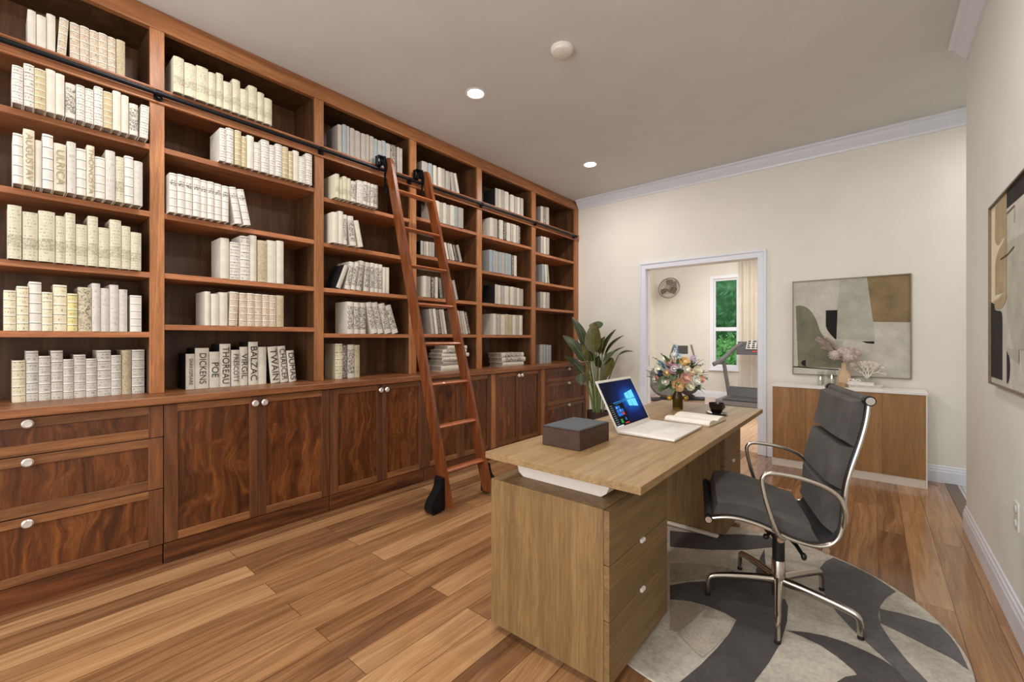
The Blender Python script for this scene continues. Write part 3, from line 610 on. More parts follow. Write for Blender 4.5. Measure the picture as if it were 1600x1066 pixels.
# ---------------------------------------------------------------- desk
DZ = .74
t = thing('desk', 'oak pedestal desk with white riser, standing on the floor and the round rug', 'desk', (2.17, 2.24, 0))
obj('desktop', MB().box(1.84, 2.5, 1.28, 3.205, DZ-.026, DZ, .001), M['oak_y'], t)
for y0, y1 in ((1.315, 1.845), (2.78, 3.175)):
    obj('pedestal', MB().box(1.84, 2.353, y0, y1, .03, .622, .001), M['oak_z_shade'], t)
    obj('plinth', MB().box(1.9, 2.33, y0+.05, y1-.03, .0128, .03), M['offwhite'], t)
    for z0, z1, hz in ((.437,.620,0), (.25,.434,.434), (.032,.247,.247)):
        dr = obj('drawer', MB().box(2.354, 2.375, y0, y1, z0, z1, .001), M['oak_f_shade'], t)
        if hz:
            obj('handle', MB().box(2.372, 2.384, (y0+y1)/2-.016, (y0+y1)/2+.016, hz-.008, hz+.006, .002), M['white'], dr)
    a, b = (y0+.1, y1-.06) if y0 < 2 else (y0+.06, y1-.1)
    pts = [(1.9, DZ-.026), (1.9, .66), (1.908, .638), (1.93, .623), (2.29, .623), (2.312, .638), (2.322, .66), (2.322, DZ-.026)]
    obj('riser', MB().prism(pts, 'y', a, b), M['offwhite'], t)
# white foot plate of the far pedestal, seen along its lower edge
obj('foot_plate', MB().box(1.88, 2.345, 2.742, 2.779, .0128, .03, .006), M['offwhite'], t)

# box on the desk
t = thing('storage_box', 'dark brown leather box with slate lid on the near end of the desk', 'box', (2.04, 1.65, DZ))
obj('body', MB().box(1.95, 2.138, 1.522, 1.775, DZ+.0005, DZ+.078, .002), wood('dark_brown_hide', [(56,32,22),(70,42,29),(82,52,36)], 'y', scale=30, rough=.6, var=.0), t)
m = MB(); m.box(1.95, 2.138, 1.522, 1.775, DZ+.0785, DZ+.083, .001); m.box(1.956, 2.132, 1.528, 1.769, DZ+.081, DZ+.0855, .001, 1)
obj('lid', m, [flat('lid_rim_brown', (56,38,30), .6), flat('slate_lid', (72,76,80), .7)], t)

# laptop: lid leans back from the hinge
LB = (2.105, 2.38, 1.92, 2.318)
t = thing('laptop', 'open silver-white laptop with blue desktop screen, on the desk', 'laptop', (2.24, 2.12, DZ))
silver = flat('pale_silver_shell', (222,216,208), .4, .15, var=.01)
obj('keyboard_base', MB().box(LB[0], LB[1], LB[2], LB[3], DZ+.002, DZ+.0135, .003, seg=2), silver, t)
m = MB()
for r_ in range(6):
    for k in range(14):
        y0 = LB[2]+.03+k*.0243; x0 = LB[0]+.03+r_*.0185
        if r_ == 5 and 4 <= k <= 8:
            if k == 4: m.box(x0, x0+.0155, y0, y0+.1185, DZ+.0135, DZ+.0144, .0004)
            continue
        m.box(x0, x0+.0155, y0, y0+.0213, DZ+.0135, DZ+.0144, .0004)
tag(obj('keyboard_keys', m, flat('pale_key_caps', (214,208,200), .5), t), 'pale key caps')
obj('touchpad', MB().box(LB[0]+.165, LB[1]-.018, LB[2]+.13, LB[3]-.13, DZ+.0135, DZ+.0139), flat('touchpad_silver', (232,227,220), .3), t)
LM = Matrix.Translation((LB[0]+.004, LB[2], DZ+.012)) @ Matrix.Rotation(R(-27), 4, 'Y')   # local: y along hinge, z up the lid, +x is the face
LW, LHt = LB[3]-LB[2], .262
def lid_obj(name, mb, mat, par):
    bmesh.ops.transform(mb.bm, matrix=LM, verts=mb.bm.verts); return obj(name, mb, mat, par)
sh = lid_obj('screen_lid', MB().box(-.006, 0, 0, LW, 0, LHt, .002), silver, t)
# wallpaper: deep blue with a bright beam spreading from the window panes
q = NT('blue_wallpaper'); gx, gy, gz = q.sep(q.coord('Generated'))
dx = q.math('SUBTRACT', gy, .70); dz = q.math('SUBTRACT', gz, .52)
dist = q.math('SQRT', q.math('ADD', q.math('MULTIPLY', q.math('MULTIPLY', dx, dx), 1.6), q.math('MULTIPLY', q.math('MULTIPLY', dz, dz), 1.9)))
glow = q.ramp(dist, [(0, (130,225,255)), (.1, (40,170,240)), (.26, (10,84,176)), (.46, (3,32,100)), (.75, (1,8,38))])
ang = q.math('ARCTAN2', dz, dx); rays = q.noise(q.vec(q.math('MULTIPLY', ang, 2.2), 0.3, 0.0), 3.2, 2)
colr = q.mix(.55, glow, q.ramp(rays, [(.35, (40,60,110)), (.62, (255,255,255))]), 'MULTIPLY')
q.L.new(colr, q.b.inputs['Emission Color']); q.set((3,6,18), .5, 0, Emission_Strength=.95, Specular_IOR_Level=.08)
scr = lid_obj('screen', MB().box(.0002, .0012, .012, LW-.012, .016, LHt-.014), q.m, t)
def glowmat(name, c, e=.9):
    k = NT(name); k.b.inputs['Emission Color'].default_value = lin(c); return k.set(tuple(int(v*.2) for v in c), .5, 0, Emission_Strength=e, Specular_IOR_Level=.08)
m = MB(); W_ = lambda u, v: (.0016, .012+u*(LW-.024), .016+v*(LHt-.03))
cx, cy = .70, .53
for a0, a1 in ((-.12,-.008), (.004,.15)):
    for s_ in (0, 1):
        def edge(a, s2): # skewed panes: taller to the right
            k = .15+.45*(a+.105)*.5
            return (cy+.012, cy+k) if s2 else (cy-k, cy-.012)
        l0, l1 = edge(a0, s_); r0, r1 = edge(a1, s_)
        m.poly([W_(cx+a0, l0), W_(cx+a1, r0), W_(cx+a1, r1), W_(cx+a0, l1)])
lid_obj('window_emblem', m, glowmat('cyan_pane_light', (110,220,250), 1.0), scr)
m = MB()
m.poly([W_(.16,.50), W_(.60,.545), W_(.60,.555), W_(.16,.52)]); m.poly([W_(.2,.47), W_(.6,.52), W_(.6,.53), W_(.2,.482)])
lid_obj('light_beam', m, glowmat('beam_blue_light', (50,150,215), .8), scr)
def tiles(name, rects, c, e=.8, lift=0):
    m = MB()
    for u0, u1, v0, v1 in rects: m.poly([(p[0]+lift, p[1], p[2]) for p in (W_(u0,v0), W_(u1,v0), W_(u1,v1), W_(u0,v1))])
    lid_obj(name, m, glowmat(name+'_light', c, e), scr)
tiles('start_menu', [(.0,.42,.0,.5)], (10,14,24), .5, -.0002)
tiles('menu_tile', [(.16,.225,.37,.44), (.23,.295,.37,.44), (.16,.225,.29,.36), (.23,.36,.29,.36), (.16,.295,.21,.28), (.31,.35,.1,.16)], (40,120,220))
tiles('green_tile', [(.17,.225,.06,.15)], (40,170,70)); tiles('red_tile', [(.3,.36,.22,.28), (.26,.38,.03,.055)], (220,60,70)); tiles('white_tile', [(.19,.21,.385,.42), (.25,.28,.3,.35), (.0,.19,.0,.028)], (240,245,250))
tiles('menu_text', [(.03,.1,.46-.045*k,.472-.045*k) for k in range(10)], (170,180,190), .6)

# open book, coffee cup, flower vase
t = thing('open_book', 'open book with faintly printed pages lying on the desk behind the laptop', 'book', (2.28, 2.52, DZ))
prof = [(2.392, .004), (2.396, .014), (2.41, .021), (2.44, .0215), (2.475, .018), (2.503, .012), (2.512, .008), (2.52, .012), (2.55, .019), (2.585, .0225), (2.615, .022), (2.628, .015), (2.632, .004)]
OM = Matrix.Translation((2.28, 2.512, 0)) @ Matrix.Rotation(R(-4), 4, 'Z') @ Matrix.Translation((-2.28, -2.512, 0))
def ob_obj(name, mb, mat, par):
    bmesh.ops.transform(mb.bm, matrix=OM, verts=mb.bm.verts); return obj(name, mb, mat, par)
q = NT('faint_printed_page'); x, y, z = q.sep(q.coord()); rw = q.math('FRACT', q.math('MULTIPLY', x, 85)); nn = q.noise(q.coord(), 160, 2)
msk = q.math('MULTIPLY', q.math('LESS_THAN', rw, .38), q.math('GREATER_THAN', nn, .47))
pgm = q.set(q.mix(q.math('MULTIPLY', msk, .22), (232,224,212), (150,130,110)), .8)
ob_obj('pages', MB().prism([(a, DZ+b+.0035) for a, b in prof], 'x', 2.165, 2.405), pgm, t)
ob_obj('cover', MB().box(2.162, 2.409, 2.386, 2.638, DZ+.0005, DZ+.0065, .001), flat('book_cover_beige', (196,184,164), .7), t)
t = thing('saucer', 'dark saucer under the black coffee cup on the desk', 'saucer', (2.327, 2.79, DZ))
blk = flat('black_glaze', (20,17,16), .12, var=.05)
obj('saucer_dish', MB().lathe([(0,.002),(.03,.001),(.034,.003),(.055,.007),(.061,.011),(.06,.0125),(.036,.006),(.028,.0045),(0,.0045)], (2.327,2.79,DZ), 32), blk, t)
t = thing('coffee_cup', 'black coffee cup standing on its saucer, far right of the desk', 'cup', (2.327, 2.79, DZ+.005))
obj('cup_body', MB().lathe([(0,.0),(.024,.0),(.026,.006),(.034,.022),(.041,.044),(.0435,.064),(.042,.065),(.039,.045),(.032,.022),(.024,.012),(0,.01)], (2.327,2.79,DZ+.006), 32), blk, t)
obj('coffee', MB().lathe([(0,.054),(.0405,.054)], (2.327,2.79,DZ+.006), 24), flat('coffee_brown', (52,34,24), .1), t)
obj('cup_handle', MB().tube([(2.345,2.826,DZ+.055),(2.354,2.846,DZ+.054),(2.357,2.853,DZ+.043),(2.351,2.843,DZ+.03),(2.342,2.822,DZ+.026)], .0045, 8), blk, t)
VX, VY = 2.072, 2.86
g = NT('amber_glass'); amb = g.set((120,100,34), .06, 0, Transmission_Weight=.75, IOR=1.35)
t = thing('flower_vase', 'dark amber glass vase with two gold ball lugs, holding the bouquet', 'vase', (VX, VY, DZ))
obj('vase_body', MB().lathe([(0,.0),(.03,.0),(.032,.004),(.0325,.055),(.036,.066),(.032,.082),(.027,.1),(.026,.125),(.03,.142),(.027,.143),(.023,.125),(.024,.1),(.028,.08),(.029,.055),(.028,.014),(0,.014)], (VX,VY,DZ), 28), amb, t)
gold = flat('gold_glass_lug', (206,160,60), .15, .3)
for s_ in (-1, 1): obj('lug', MB().ball((VX+s_*.04, VY+s_*.033, DZ+.072), (.018,.018,.017), 14), gold, t)
bq = thing('flower_bouquet', 'mixed pastel bouquet of roses and delphinium in the amber vase', 'flowers', (VX, VY, DZ+.1))
def rose(mb, c, r, seed, face):
    """overlapping cupped petals in three rings round a bud"""
    rd = random.Random(seed); c = Vector(c); n = Vector(face).normalized(); u = n.orthogonal().normalized(); v = n.cross(u)
    mb.ball(c, (r*.42,)*3, 8, noise=.1, seed=seed)
    for ring, (k, rad, open_) in enumerate(((4,.45,.15), (6,.72,.4), (8,.98,.8))):
        for i in range(k):
            a = 6.283*i/k+ring*.6+rd.uniform(-.12,.12); d = u*math.cos(a)+v*math.sin(a); s_ = n.cross(d)
            rows = []
            for j in range(4):
                f = j/3; out = rad*r*(.25+.75*math.sin(f*1.57)); up = r*(-.55+f*(1.25-open_*.75)); wd = r*.62*rad*math.sin(.5+f*2.0)
                rows.append([tuple(c+d*out+n*up+s_*wd*q_ - d*abs(q_)*abs(q_)*r*.12) for q_ in (-1,-.5,0,.5,1)])
            mb.grid(rows)
BLO = [
(2.049,2.782,1.044,0.024,(196,150,140)),
(2.080,2.767,1.009,0.031,(190,140,160)),
(2.143,2.785,1.051,0.028,(222,180,110)),
(2.161,2.771,1.004,0.021,(226,208,190)),
(2.034,2.770,0.978,0.020,(214,176,120)),
(2.157,2.765,0.955,0.031,(204,156,136)),
(2.211,2.786,0.938,0.028,(232,220,196)),
(2.180,2.778,0.903,0.024,(224,208,176)),
(2.112,2.765,0.907,0.035,(222,176,118)),
(1.973,2.791,0.943,0.024,(206,124,92)),
(1.974,2.794,0.995,0.024,(226,208,186)),
(2.218,2.799,1.002,0.024,(226,206,176)),
(2.190,2.778,0.990,0.018,(222,186,148)),
(2.236,2.810,0.947,0.019,(222,158,116)),
(2.065,2.812,1.093,0.016,(226,214,200)),
(2.184,2.822,1.070,0.020,(206,186,200)),
(2.005,2.807,1.065,0.019,(222,210,186))
]
rdb = random.Random(12)
for _ in range(16):   # smaller filler blooms between the big ones
    a, e_ = rdb.uniform(-2.6, .5), rdb.uniform(-.3, 1.2); k = rdb.uniform(.09, .125)
    BLO.append((VX+math.cos(a)*math.cos(e_)*k*1.25, VY+math.sin(a)*math.cos(e_)*k, DZ+.215+math.sin(e_)*k, rdb.uniform(.014, .02), rdb.choice([(232,222,204),(222,190,176),(226,206,190),(214,182,150),(206,190,206)])))
cm = {}
for i, (x, y, z, r_, c) in enumerate(BLO):
    r_ *= 1.3; c = tuple(min(255, int(v+36+(sum(c)/3-v)*.15)) for v in c)
    if c not in cm: cm[c] = flat('petal_%s' % '_'.join(map(str, c)), c, .7, var=.12, scale=60)
    mb = MB(); rose(mb, (x, y, z), r_, i, (x-VX+.25*.3+.02, y-VY-.12, z-(DZ+.17)))
    o = obj('bloom', mb, cm[c], bq, normals=False, sharp=3)
gs = flat('stem_green', (70,92,46), .6); gl = flat('bouquet_leaf_green', (84,106,62), .6, var=.3)
mb = MB()
for i, (x, y, z, r_, c) in enumerate(BLO): mb.tube([(VX+(x-VX)*.04, VY+(y-VY)*.04, DZ+.02), (VX+(x-VX)*.12, VY+(y-VY)*.12, DZ+.15), (x, y, z-r_*.4)], .0022, 6)
obj('stems', mb, gs, bq)
def blade(mb, base, tip, w, up=(0,0,1), bend=.0, n=8, fold=.25, mi=0, point=.8, tears=0):
    """a leaf: a spine from base to tip, bent along UP, with a folded blade"""
    b, t_ = Vector(base), Vector(tip); ax = (t_-b); L = ax.length; upv = Vector(up).normalized(); side = ax.cross(upv).normalized(); nrm = side.cross(ax).normalized()
    rows = []
    for i in range(n+1):
        f = i/n; c = b+ax*f+nrm*(math.sin(f*math.pi)*bend*L)
        ww = w*.5*(math.sin(math.pi*min(1, f**point*.97+.02)))**.75
        if tears and i in tears: ww *= .8
        rows.append([tuple(c-side*ww+nrm*ww*fold), tuple(c-side*ww*.5+nrm*ww*fold*.4), tuple(c), tuple(c+side*ww*.5+nrm*ww*fold*.4), tuple(c+side*ww+nrm*ww*fold)])
    mb.grid(rows, mi)
rd = random.Random(3); mb = MB()
for i in range(150):
    a = rd.uniform(0, 6.283); el = rd.uniform(-.5, 1.0); k = rd.uniform(.05, .14); ln = rd.uniform(.05, .085)
    d = Vector((math.cos(a)*math.cos(el), math.sin(a)*math.cos(el), math.sin(el))); c = Vector((VX, VY, DZ+.19))
    blade(mb, c+d*k, c+d*(k+ln), rd.uniform(.018,.034), bend=.08)
for (x, z, x2, z2, y) in ((2.0,.90,1.985,.85,2.80),(2.03,.92,2.0,.86,2.78),(2.05,.93,2.02,.87,2.79),(2.01,.95,1.97,.90,2.78),(2.04,.955,2.0,.93,2.77),(2.17,.91,2.225,.88,2.84),(2.16,.92,2.215,.905,2.86),(2.06,1.0,2.055,1.05,2.8),(2.1,.94,2.06,.96,2.76)):
    blade(mb, (x,y,z), (x2,y-.01,z2), .034, up=(.2,-1,.2), bend=.1)
obj('foliage', mb, gl, bq, normals=False, sharp=3)
mb = MB()
for k, (x, z, dx_, dz_) in enumerate(((1.95,.955,-.07,.03),(1.94,.94,-.06,.0),(1.98,1.03,-.06,.045),(2.18,.97,.07,.03),(2.2,.95,.07,.005),(2.17,.99,.06,.05),(1.955,.91,-.05,-.03),(2.02,1.05,-.05,.05))):
    mb.tube([(VX+(x-VX)*.6, VY, z-.03), (x, VY-.02, z), (x+dx_, VY-.03, z+dz_)], .0012, 5)
    for j in range(7):
        f = .3+j*.11; p = Vector((x+dx_*f, VY-.02-.01*f, z+dz_*f)); mb.ball(p+Vector((random.uniform(-.006,.006), random.uniform(-.006,.006), random.uniform(-.006,.006))), .0035, 6)
        if j % 2: blade(mb, p, p+Vector((dx_*.15, random.uniform(-.02,.02), random.uniform(-.02,.02))), .007)
obj('sprigs', mb, flat('dusky_sprig_green', (88,98,84), .7), bq, normals=False, sharp=3)
for k, (b_, t_, c) in enumerate((((2.095,2.83,1.05),(2.068,2.82,1.155),(122,164,190)), ((2.025,2.80,1.0),(1.968,2.79,1.055),(112,158,180)), ((2.075,2.79,.985),(2.1,2.775,1.01),(78,84,122)), ((1.985,2.79,.955),(1.99,2.78,.985),(64,84,128)), ((2.165,2.80,.98),(2.18,2.79,.995),(86,108,142)))):
    mb = MB(); b_, t_ = Vector(b_), Vector(t_); rd = random.Random(k)
    for i in range(60):
        f = rd.random(); w_ = .028*(1-f*.75) if (t_-b_).length > .05 else .018
        p = b_+(t_-b_)*f+Vector((rd.uniform(-1,1)*w_, rd.uniform(-1,1)*w_, rd.uniform(-1,1)*w_*.5))
        for q_ in range(3):
            u = Vector((rd.uniform(-1,1), rd.uniform(-1,1), rd.uniform(-1,1))).normalized(); v_ = u.orthogonal(); mb.poly([p, p+u*.006+v_*.003, p+u*.01, p+u*.006-v_*.003])
    obj('delphinium', mb, flat('delphinium_blue_%d' % (k+1), c, .7, var=.25, scale=120), bq, normals=False)

# ---------------------------------------------------------------- rug
RUGP = [
('d',[(2.085,2.682),(2.286,2.784),(2.437,2.909),(2.574,2.99),(2.625,2.901),(2.616,2.847),(2.503,2.712),(2.343,2.578),(2.16,2.474)]),
('m',[(2.224,2.296),(2.355,2.396),(2.477,2.442),(2.505,2.42),(2.428,2.266),(2.291,2.109)]),
('d',[(2.299,2.088),(2.361,2.176),(2.433,2.247),(2.499,2.421),(2.608,2.41),(2.649,2.422),(2.692,2.416),(2.732,2.345),(2.761,2.259),(2.773,2.138),(2.774,1.974),(2.757,1.817),(2.732,1.67),(2.704,1.536),(2.634,1.48),(2.528,1.475),(2.534,1.512),(2.566,1.641),(2.59,1.776),(2.605,1.898),(2.607,2.01),(2.554,2.03),(2.482,2.032),(2.412,2.016),(2.34,1.973)]),
('d',[(2.58,2.787),(2.58,2.661),(2.589,2.504),(2.616,2.395),(2.643,2.362),(2.692,2.416),(2.655,2.484),(2.616,2.607)]),
('g',[(2.887,2.92),(2.857,2.847),(2.84,2.746),(2.842,2.641),(2.864,2.52),(2.894,2.43),(2.935,2.337),(2.979,2.259),(3.027,2.195),(3.071,2.136),(3.115,2.077),(3.154,2.001),(3.19,1.953),(3.243,1.997),(3.198,2.069),(3.148,2.159),(3.103,2.267),(3.075,2.359),(3.068,2.437),(3.075,2.522),(3.098,2.625),(3.134,2.719),(3.063,2.808),(2.974,2.877)]),
('d',[(2.778,2.068),(2.842,2.107),(2.905,2.13),(2.968,2.136),(3.028,2.125),(3.078,2.109),(3.115,2.08),(3.142,2.026),(3.17,1.962),(3.056,1.829),(3.031,1.899),(2.999,1.972),(2.95,2.018),(2.895,2.052),(2.829,2.066)]),
('g',[(3.072,2.496),(3.141,2.513),(3.211,2.518),(3.26,2.513),(3.288,2.443),(3.304,2.369),(3.315,2.24),(3.276,2.282),(3.205,2.316),(3.135,2.35),(3.074,2.375)]),
('d',[(2.945,1.848),(2.976,1.917),(3.016,1.964),(3.056,1.92),(3.08,1.825),(2.934,1.703)]),
('t',[(2.344,1.963),(2.414,2.01),(2.484,2.024),(2.465,1.881),(2.445,1.774),(2.414,1.767)]),
('s',[(2.446,1.771),(2.469,1.884),(2.486,2.024),(2.555,2.025),(2.604,2.005),(2.601,1.894),(2.582,1.77),(2.562,1.689),(2.505,1.723)]),
]
def hide(name, c, sc_=60):
    q = NT(name); n = q.noise(q.coord(), sc_, 4); n2 = q.noise(q.coord(), 7, 3)
    q.bump(n, .5, .004)
    col = q.mix(.5, q.ramp(n, [(.3, lin([v*.8 for v in c])), (.7, lin([min(255, v*1.1) for v in c]))]), q.ramp(n2, [(.35, lin([v*.85 for v in c])), (.65, lin([min(255, v*1.06) for v in c]))]))
    return q.set(col, .85)
RM = {'c': hide('cream_hide', (192,184,170)), 'd': hide('charcoal_hide', (78,74,72)), 'g': hide('slate_hide', (98,96,96)), 'm': hide('taupe_hide', (166,154,138)), 't': hide('curly_taupe_hide', (160,146,130), 130), 's': hide('sand_hide', (180,170,154), 110)}
RK = list(RM)
mb = MB(); mb.lathe([(0,0),(.772,0),(.777,.004),(.774,.0085),(0,.0085)], (2.55,2.24,0), 96)
for f in mb.bm.faces: f.smooth = False
for k, (c, p) in enumerate(RUGP):
    z = .0088+.00025*k
    mb.poly([(x, y, z) for x, y in p], RK.index(c))
    # stitched seam round each patch
    n = len(p)
rug = obj('round_rug', mb, [RM[k] for k in RK], loc=(2.55,2.24,0), normals=False)
tag(rug, 'round patchwork hide rug of cream and charcoal curved pieces under desk and chair', 'rug')

# ---------------------------------------------------------------- office chair (front towards local -x)
ch = thing('office_chair', 'charcoal padded high-back office chair with aluminium frame on the round rug', 'chair', (2.726, 2.248, .0112), R(17))
def lo(name, mb, mat, par=ch, **k): return obj(name, mb, mat, par, local=True, **k)
PROF = [(-.292,.431),(-.235,.446),(-.17,.449),(-.078,.428),(-.003,.398),(.06,.384),(.105,.384),(.145,.405),(.168,.45),(.175,.53),(.180,.62),(.198,.70),(.22,.775),(.238,.848),(.247,.90),(.252,.956)]
def smooth(pts, k=3):
    for _ in range(k):
        o = [pts[0]]
        for a, b in zip(pts, pts[1:]):
            o += [tuple(.75*p+.25*q for p, q in zip(a, b)), tuple(.25*p+.75*q for p, q in zip(a, b))]
        pts = o+[pts[-1]]
    return pts
SP = smooth(PROF, 2)
HW = .245
for s_ in (-1, 1):
    # flat side rail following the seat and back
    mb = MB(); mb.tube([(x, s_*HW, z) for x, z in SP], .0095, 10, flat=.9, up=(0,1,0)); lo('side_frame', mb, M['chrome'])
    for (x, z), r_ in ((PROF[0], .0165), (PROF[-1], .019)):
        mb = MB(); mb.tube([(x, s_*(HW-.012), z), (x, s_*(HW+.014), z)], r_, 20); rg = lo('pivot_ring', mb, M['iron'])
        mb = MB(); mb.tube([(x, s_*(HW+.0135), z), (x, s_*(HW+.018), z)], r_*.76, 20); lo('pivot_cap', mb, M['steel'], rg)
def along(pts, d0, d1, ya, yb, nx=1):
    """solid band between offsets d0..d1 in front of the profile"""
    n = len(pts); rows = []
    nor = []
    for i in range(n):
        a, b = pts[max(0, i-1)], pts[min(n-1, i+1)]; tx, tz = b[0]-a[0], b[1]-a[1]; L = math.hypot(tx, tz); nor.append((-tz/L, tx/L))
    return nor
def cut(a, b, n=12):
    """profile piece between arc-length fractions a..b"""
    L = [0]
    for p, q in zip(SP, SP[1:]): L.append(L[-1]+math.dist(p, q))
    out = []
    for i in range(n+1):
        s_ = (a+(b-a)*i/n)*L[-1]
        for j in range(len(SP)-1):
            if L[j+1] >= s_-1e-9:
                f = (s_-L[j])/max(1e-9, L[j+1]-L[j]); out.append(tuple(p+(q-p)*f for p, q in zip(SP[j], SP[j+1]))); break
    return out
def pad(name, a, b, th, hw, mat, lift=.006, par=ch, ends=.35):
    pts = cut(a, b, 14); nor = along(pts, 0, 0, 0, 0); rows = []
    ys = [-1,-1,-.985,-.93,-.8,-.4,0,.4,.8,.93,.985,1,1]
    def g(u):  # pillow falloff
        u = abs(u); return (1-max(0,(u-.80)/.2)**2.5)**.5 if u < 1 else 0
    n = len(pts)-1; top = []; bot = []
    for i, (p, nn) in enumerate(zip(pts, nor)):
        e = g(2*i/n-1); tr = []; br = []
        for q_, y in enumerate(ys):
            k = (.0 if q_ in (0, len(ys)-1) else .72+.28*(1-abs(y)**10)) if 0 < i < n else 0
            t_ = lift+th*k*(.45+.55*e)
            tr.append((p[0]+nn[0]*t_, y*hw, p[1]+nn[1]*t_)); br.append((p[0]+nn[0]*lift, y*hw, p[1]+nn[1]*lift))
        top.append(tr); bot.append(br)
    mb = MB(); mb.grid(top); mb.grid([list(reversed(r_)) for r_ in bot])
    for side in (0, -1): mb.grid([[t_[side] for t_ in top], [b_[side] for b_ in bot]])
    for end in (0, -1): mb.grid([top[end], bot[end]])
    bmesh.ops.remove_doubles(mb.bm, verts=mb.bm.verts, dist=1e-5)
    return lo(name, mb, mat, par)
pad('sling', .0, 1.0, .006, HW-.006, M['fabricdk'], .0)
pad('seat_cushion', .02, .40, .068, .228, M['fabric'], .006)
pad('back_cushion', .47, .645, .045, .225, M['fabric'], .006)
pad('back_cushion', .647, .815, .047, .225, M['fabric'], .006)
pad('headrest_cushion', .817, 1.0, .05, .225, M['fabric'], .006)
mb = MB(); mb.tube([(.253, -.225, .956), (.253, .225, .956)], .017, 14); lo('top_roll', mb, M['fabric'])
mb = MB(); mb.tube([(-.288, -.232, .431), (-.288, .232, .431)], .019, 14); lo('front_roll', mb, M['fabricdk'])
for s_ in (-1, 1):
    y = s_*.272
    pts = [(-.018, s_*.245, .392), (-.036, s_*.262, .405), (-.055, y, .44), (-.085, y, .54), (-.098, y, .605), (-.099, y, .632), (-.085, y, .652), (-.055, y, .657), (.02, y, .651), (.09, y, .634), (.135, y, .612), (.162, y, .582), (.174, y, .545), (.176, s_*.262, .505), (.174, s_*.248, .47)]
    mb = MB(); mb.tube(smooth([tuple(p) for p in pts], 2), .0088, 12); lo('armrest', mb, M['chrome'])
for x, z in ((-.03,.398), (.12,.383)):
    mb = MB(); mb.tube([(x, -HW, z-.012), (x, HW, z-.012)], .013, 10); lo('crossbar', mb, M['chrome'])
mb = MB(); mb.box(-.06,.10,-.06,.06,.33,.372,.008); mb.tube([(.0,0,.30),(.0,0,.345)], .03, 16); mb.prism([(-.08,.372),(.12,.372),(.09,.345),(-.04,.335)], 'y', -.03, .03)
lo('tilt_mechanism', mb, M['blackplastic'])
mb = MB(); mb.tube([(.02,-.05,.335),(.045,-.12,.325),(.06,-.155,.305)], .008, 10); mb.ball((.064,-.162,.30), (.011,.011,.016), 10); lo('tilt_lever', mb, M['blackplastic'])
mb = MB(); mb.tube([(-.03,-.05,.35),(-.06,-.12,.345)], .007, 8); mb.ball((-.066,-.13,.345), .012, 10); lo('height_lever', mb, M['blackplastic'])
mb = MB(); mb.tube([(0,0,.2),(0,0,.32)], .0245, 20); lo('gas_lift', mb, M['blackplastic'])
mb = MB(); mb.lathe([(0,.035),(.024,.035),(.027,.05),(.027,.195),(.024,.2),(0,.2)], seg=24); lo('hub', mb, M['chrome'])
for k in range(5):
    a = R(61.6-17+72*k); u = Vector((math.cos(a), math.sin(a), 0))
    pts = smooth([tuple(u*r_+Vector((0,0,z))) for r_, z in ((.015,.11),(.1,.108),(.2,.1),(.262,.092),(.284,.084),(.291,.062),(.292,.014))], 2)
    n = len(pts)
    mb = MB(); mb.tube(pts, [.021-.009*min(1, i/(n*.75)) for i in range(n)], 12, flat=.78, up=(0,0,1)); lg = lo('leg', mb, M['chrome'])
    mb = MB(); mb.lathe([(0,0),(.011,0),(.012,.006),(.009,.016),(0,.016)], (u.x*.292, u.y*.292, 0), 12); lo('glide', mb, M['rubber'], lg)

# ---------------------------------------------------------------- sideboard and what stands on it
SX0, SX1, SY0, SY1, SZ = 2.315, 3.385, 4.745, 5.033, .767
t = thing('sideboard', 'cherry-toned sideboard with white top and plinth against the far wall', 'sideboard', (2.85, 4.9, 0))
obj('body', MB().box(SX0+.004, SX1-.012, SY0+.02, SY1, .07, SZ-.024), M['side'], t)
obj('side_panel', MB().box(SX1-.011, SX1-.001, SY0+.004, SY1, .0, SZ-.024, .001), M['white'], t)
obj('side_panel', MB().box(SX0-.003, SX0+.003, SY0+.004, SY1, .0, SZ-.024, .001), M['white'], t)
obj('top', MB().box(SX0-.004, SX1+.002, SY0-.004, SY1, SZ-.0235, SZ, .002), M['white'], t)
obj('plinth', MB().box(SX0+.004, SX1-.012, SY0+.006, SY1, 0, .069), M['offwhite'], t)
xs = [SX0+.004, SX0+.262, SX0+.53, SX0+.797, SX1-.012]
for a, b in zip(xs, xs[1:]): obj('door', MB().box(a+.0005, b-.0005, SY0, SY0+.0195, .071, SZ-.025, .0007), M['side'], t)
cg = NT('clear_thin_glass'); glass = cg.set((245,250,250), .02, 0, Transmission_Weight=1.0, IOR=1.12)
wax = flat('white_wax', (240,234,222), .6); fl = NT('candle_flame'); fl.b.inputs['Emission Color'].default_value = lin((255,226,170)); fl.set((255,220,160), .5, 0, Emission_Strength=6)
for k, (x, y, r_, h) in enumerate(((2.678, 4.9, .026, .125), (2.762, 4.9, .033, .155))):
    t = thing('candle_glass', ['lit white candle in a small clear glass, nearest the doorway on the sideboard', 'lit white candle in a taller clear glass beside the tan vase'][k], 'candle holder', (x, y, SZ), group='candle glasses on the sideboard')
    obj('glass', MB().lathe([(0,.0005),(r_,.0005),(r_,h*.62),(r_*.93,h*.72),(r_*.8,h*.8),(r_*.8,h),(r_*.74,h),(r_*.74,h*.8),(r_*.88,h*.7),(r_*.94,h*.6),(r_*.94,.006),(0,.006)], (x,y,SZ), 24), glass, t)
    c = obj('candle', MB().lathe([(0,.0065),(r_*.55,.0065),(r_*.55,h*.36),(r_*.3,h*.4),(0,h*.4)], (x,y,SZ), 16), wax, t)
    obj('flame', MB().lathe([(0,h*.4),(r_*.14,h*.46),(r_*.16,h*.5),(r_*.06,h*.6),(0,h*.66)], (x,y,SZ), 10), fl.m, c)
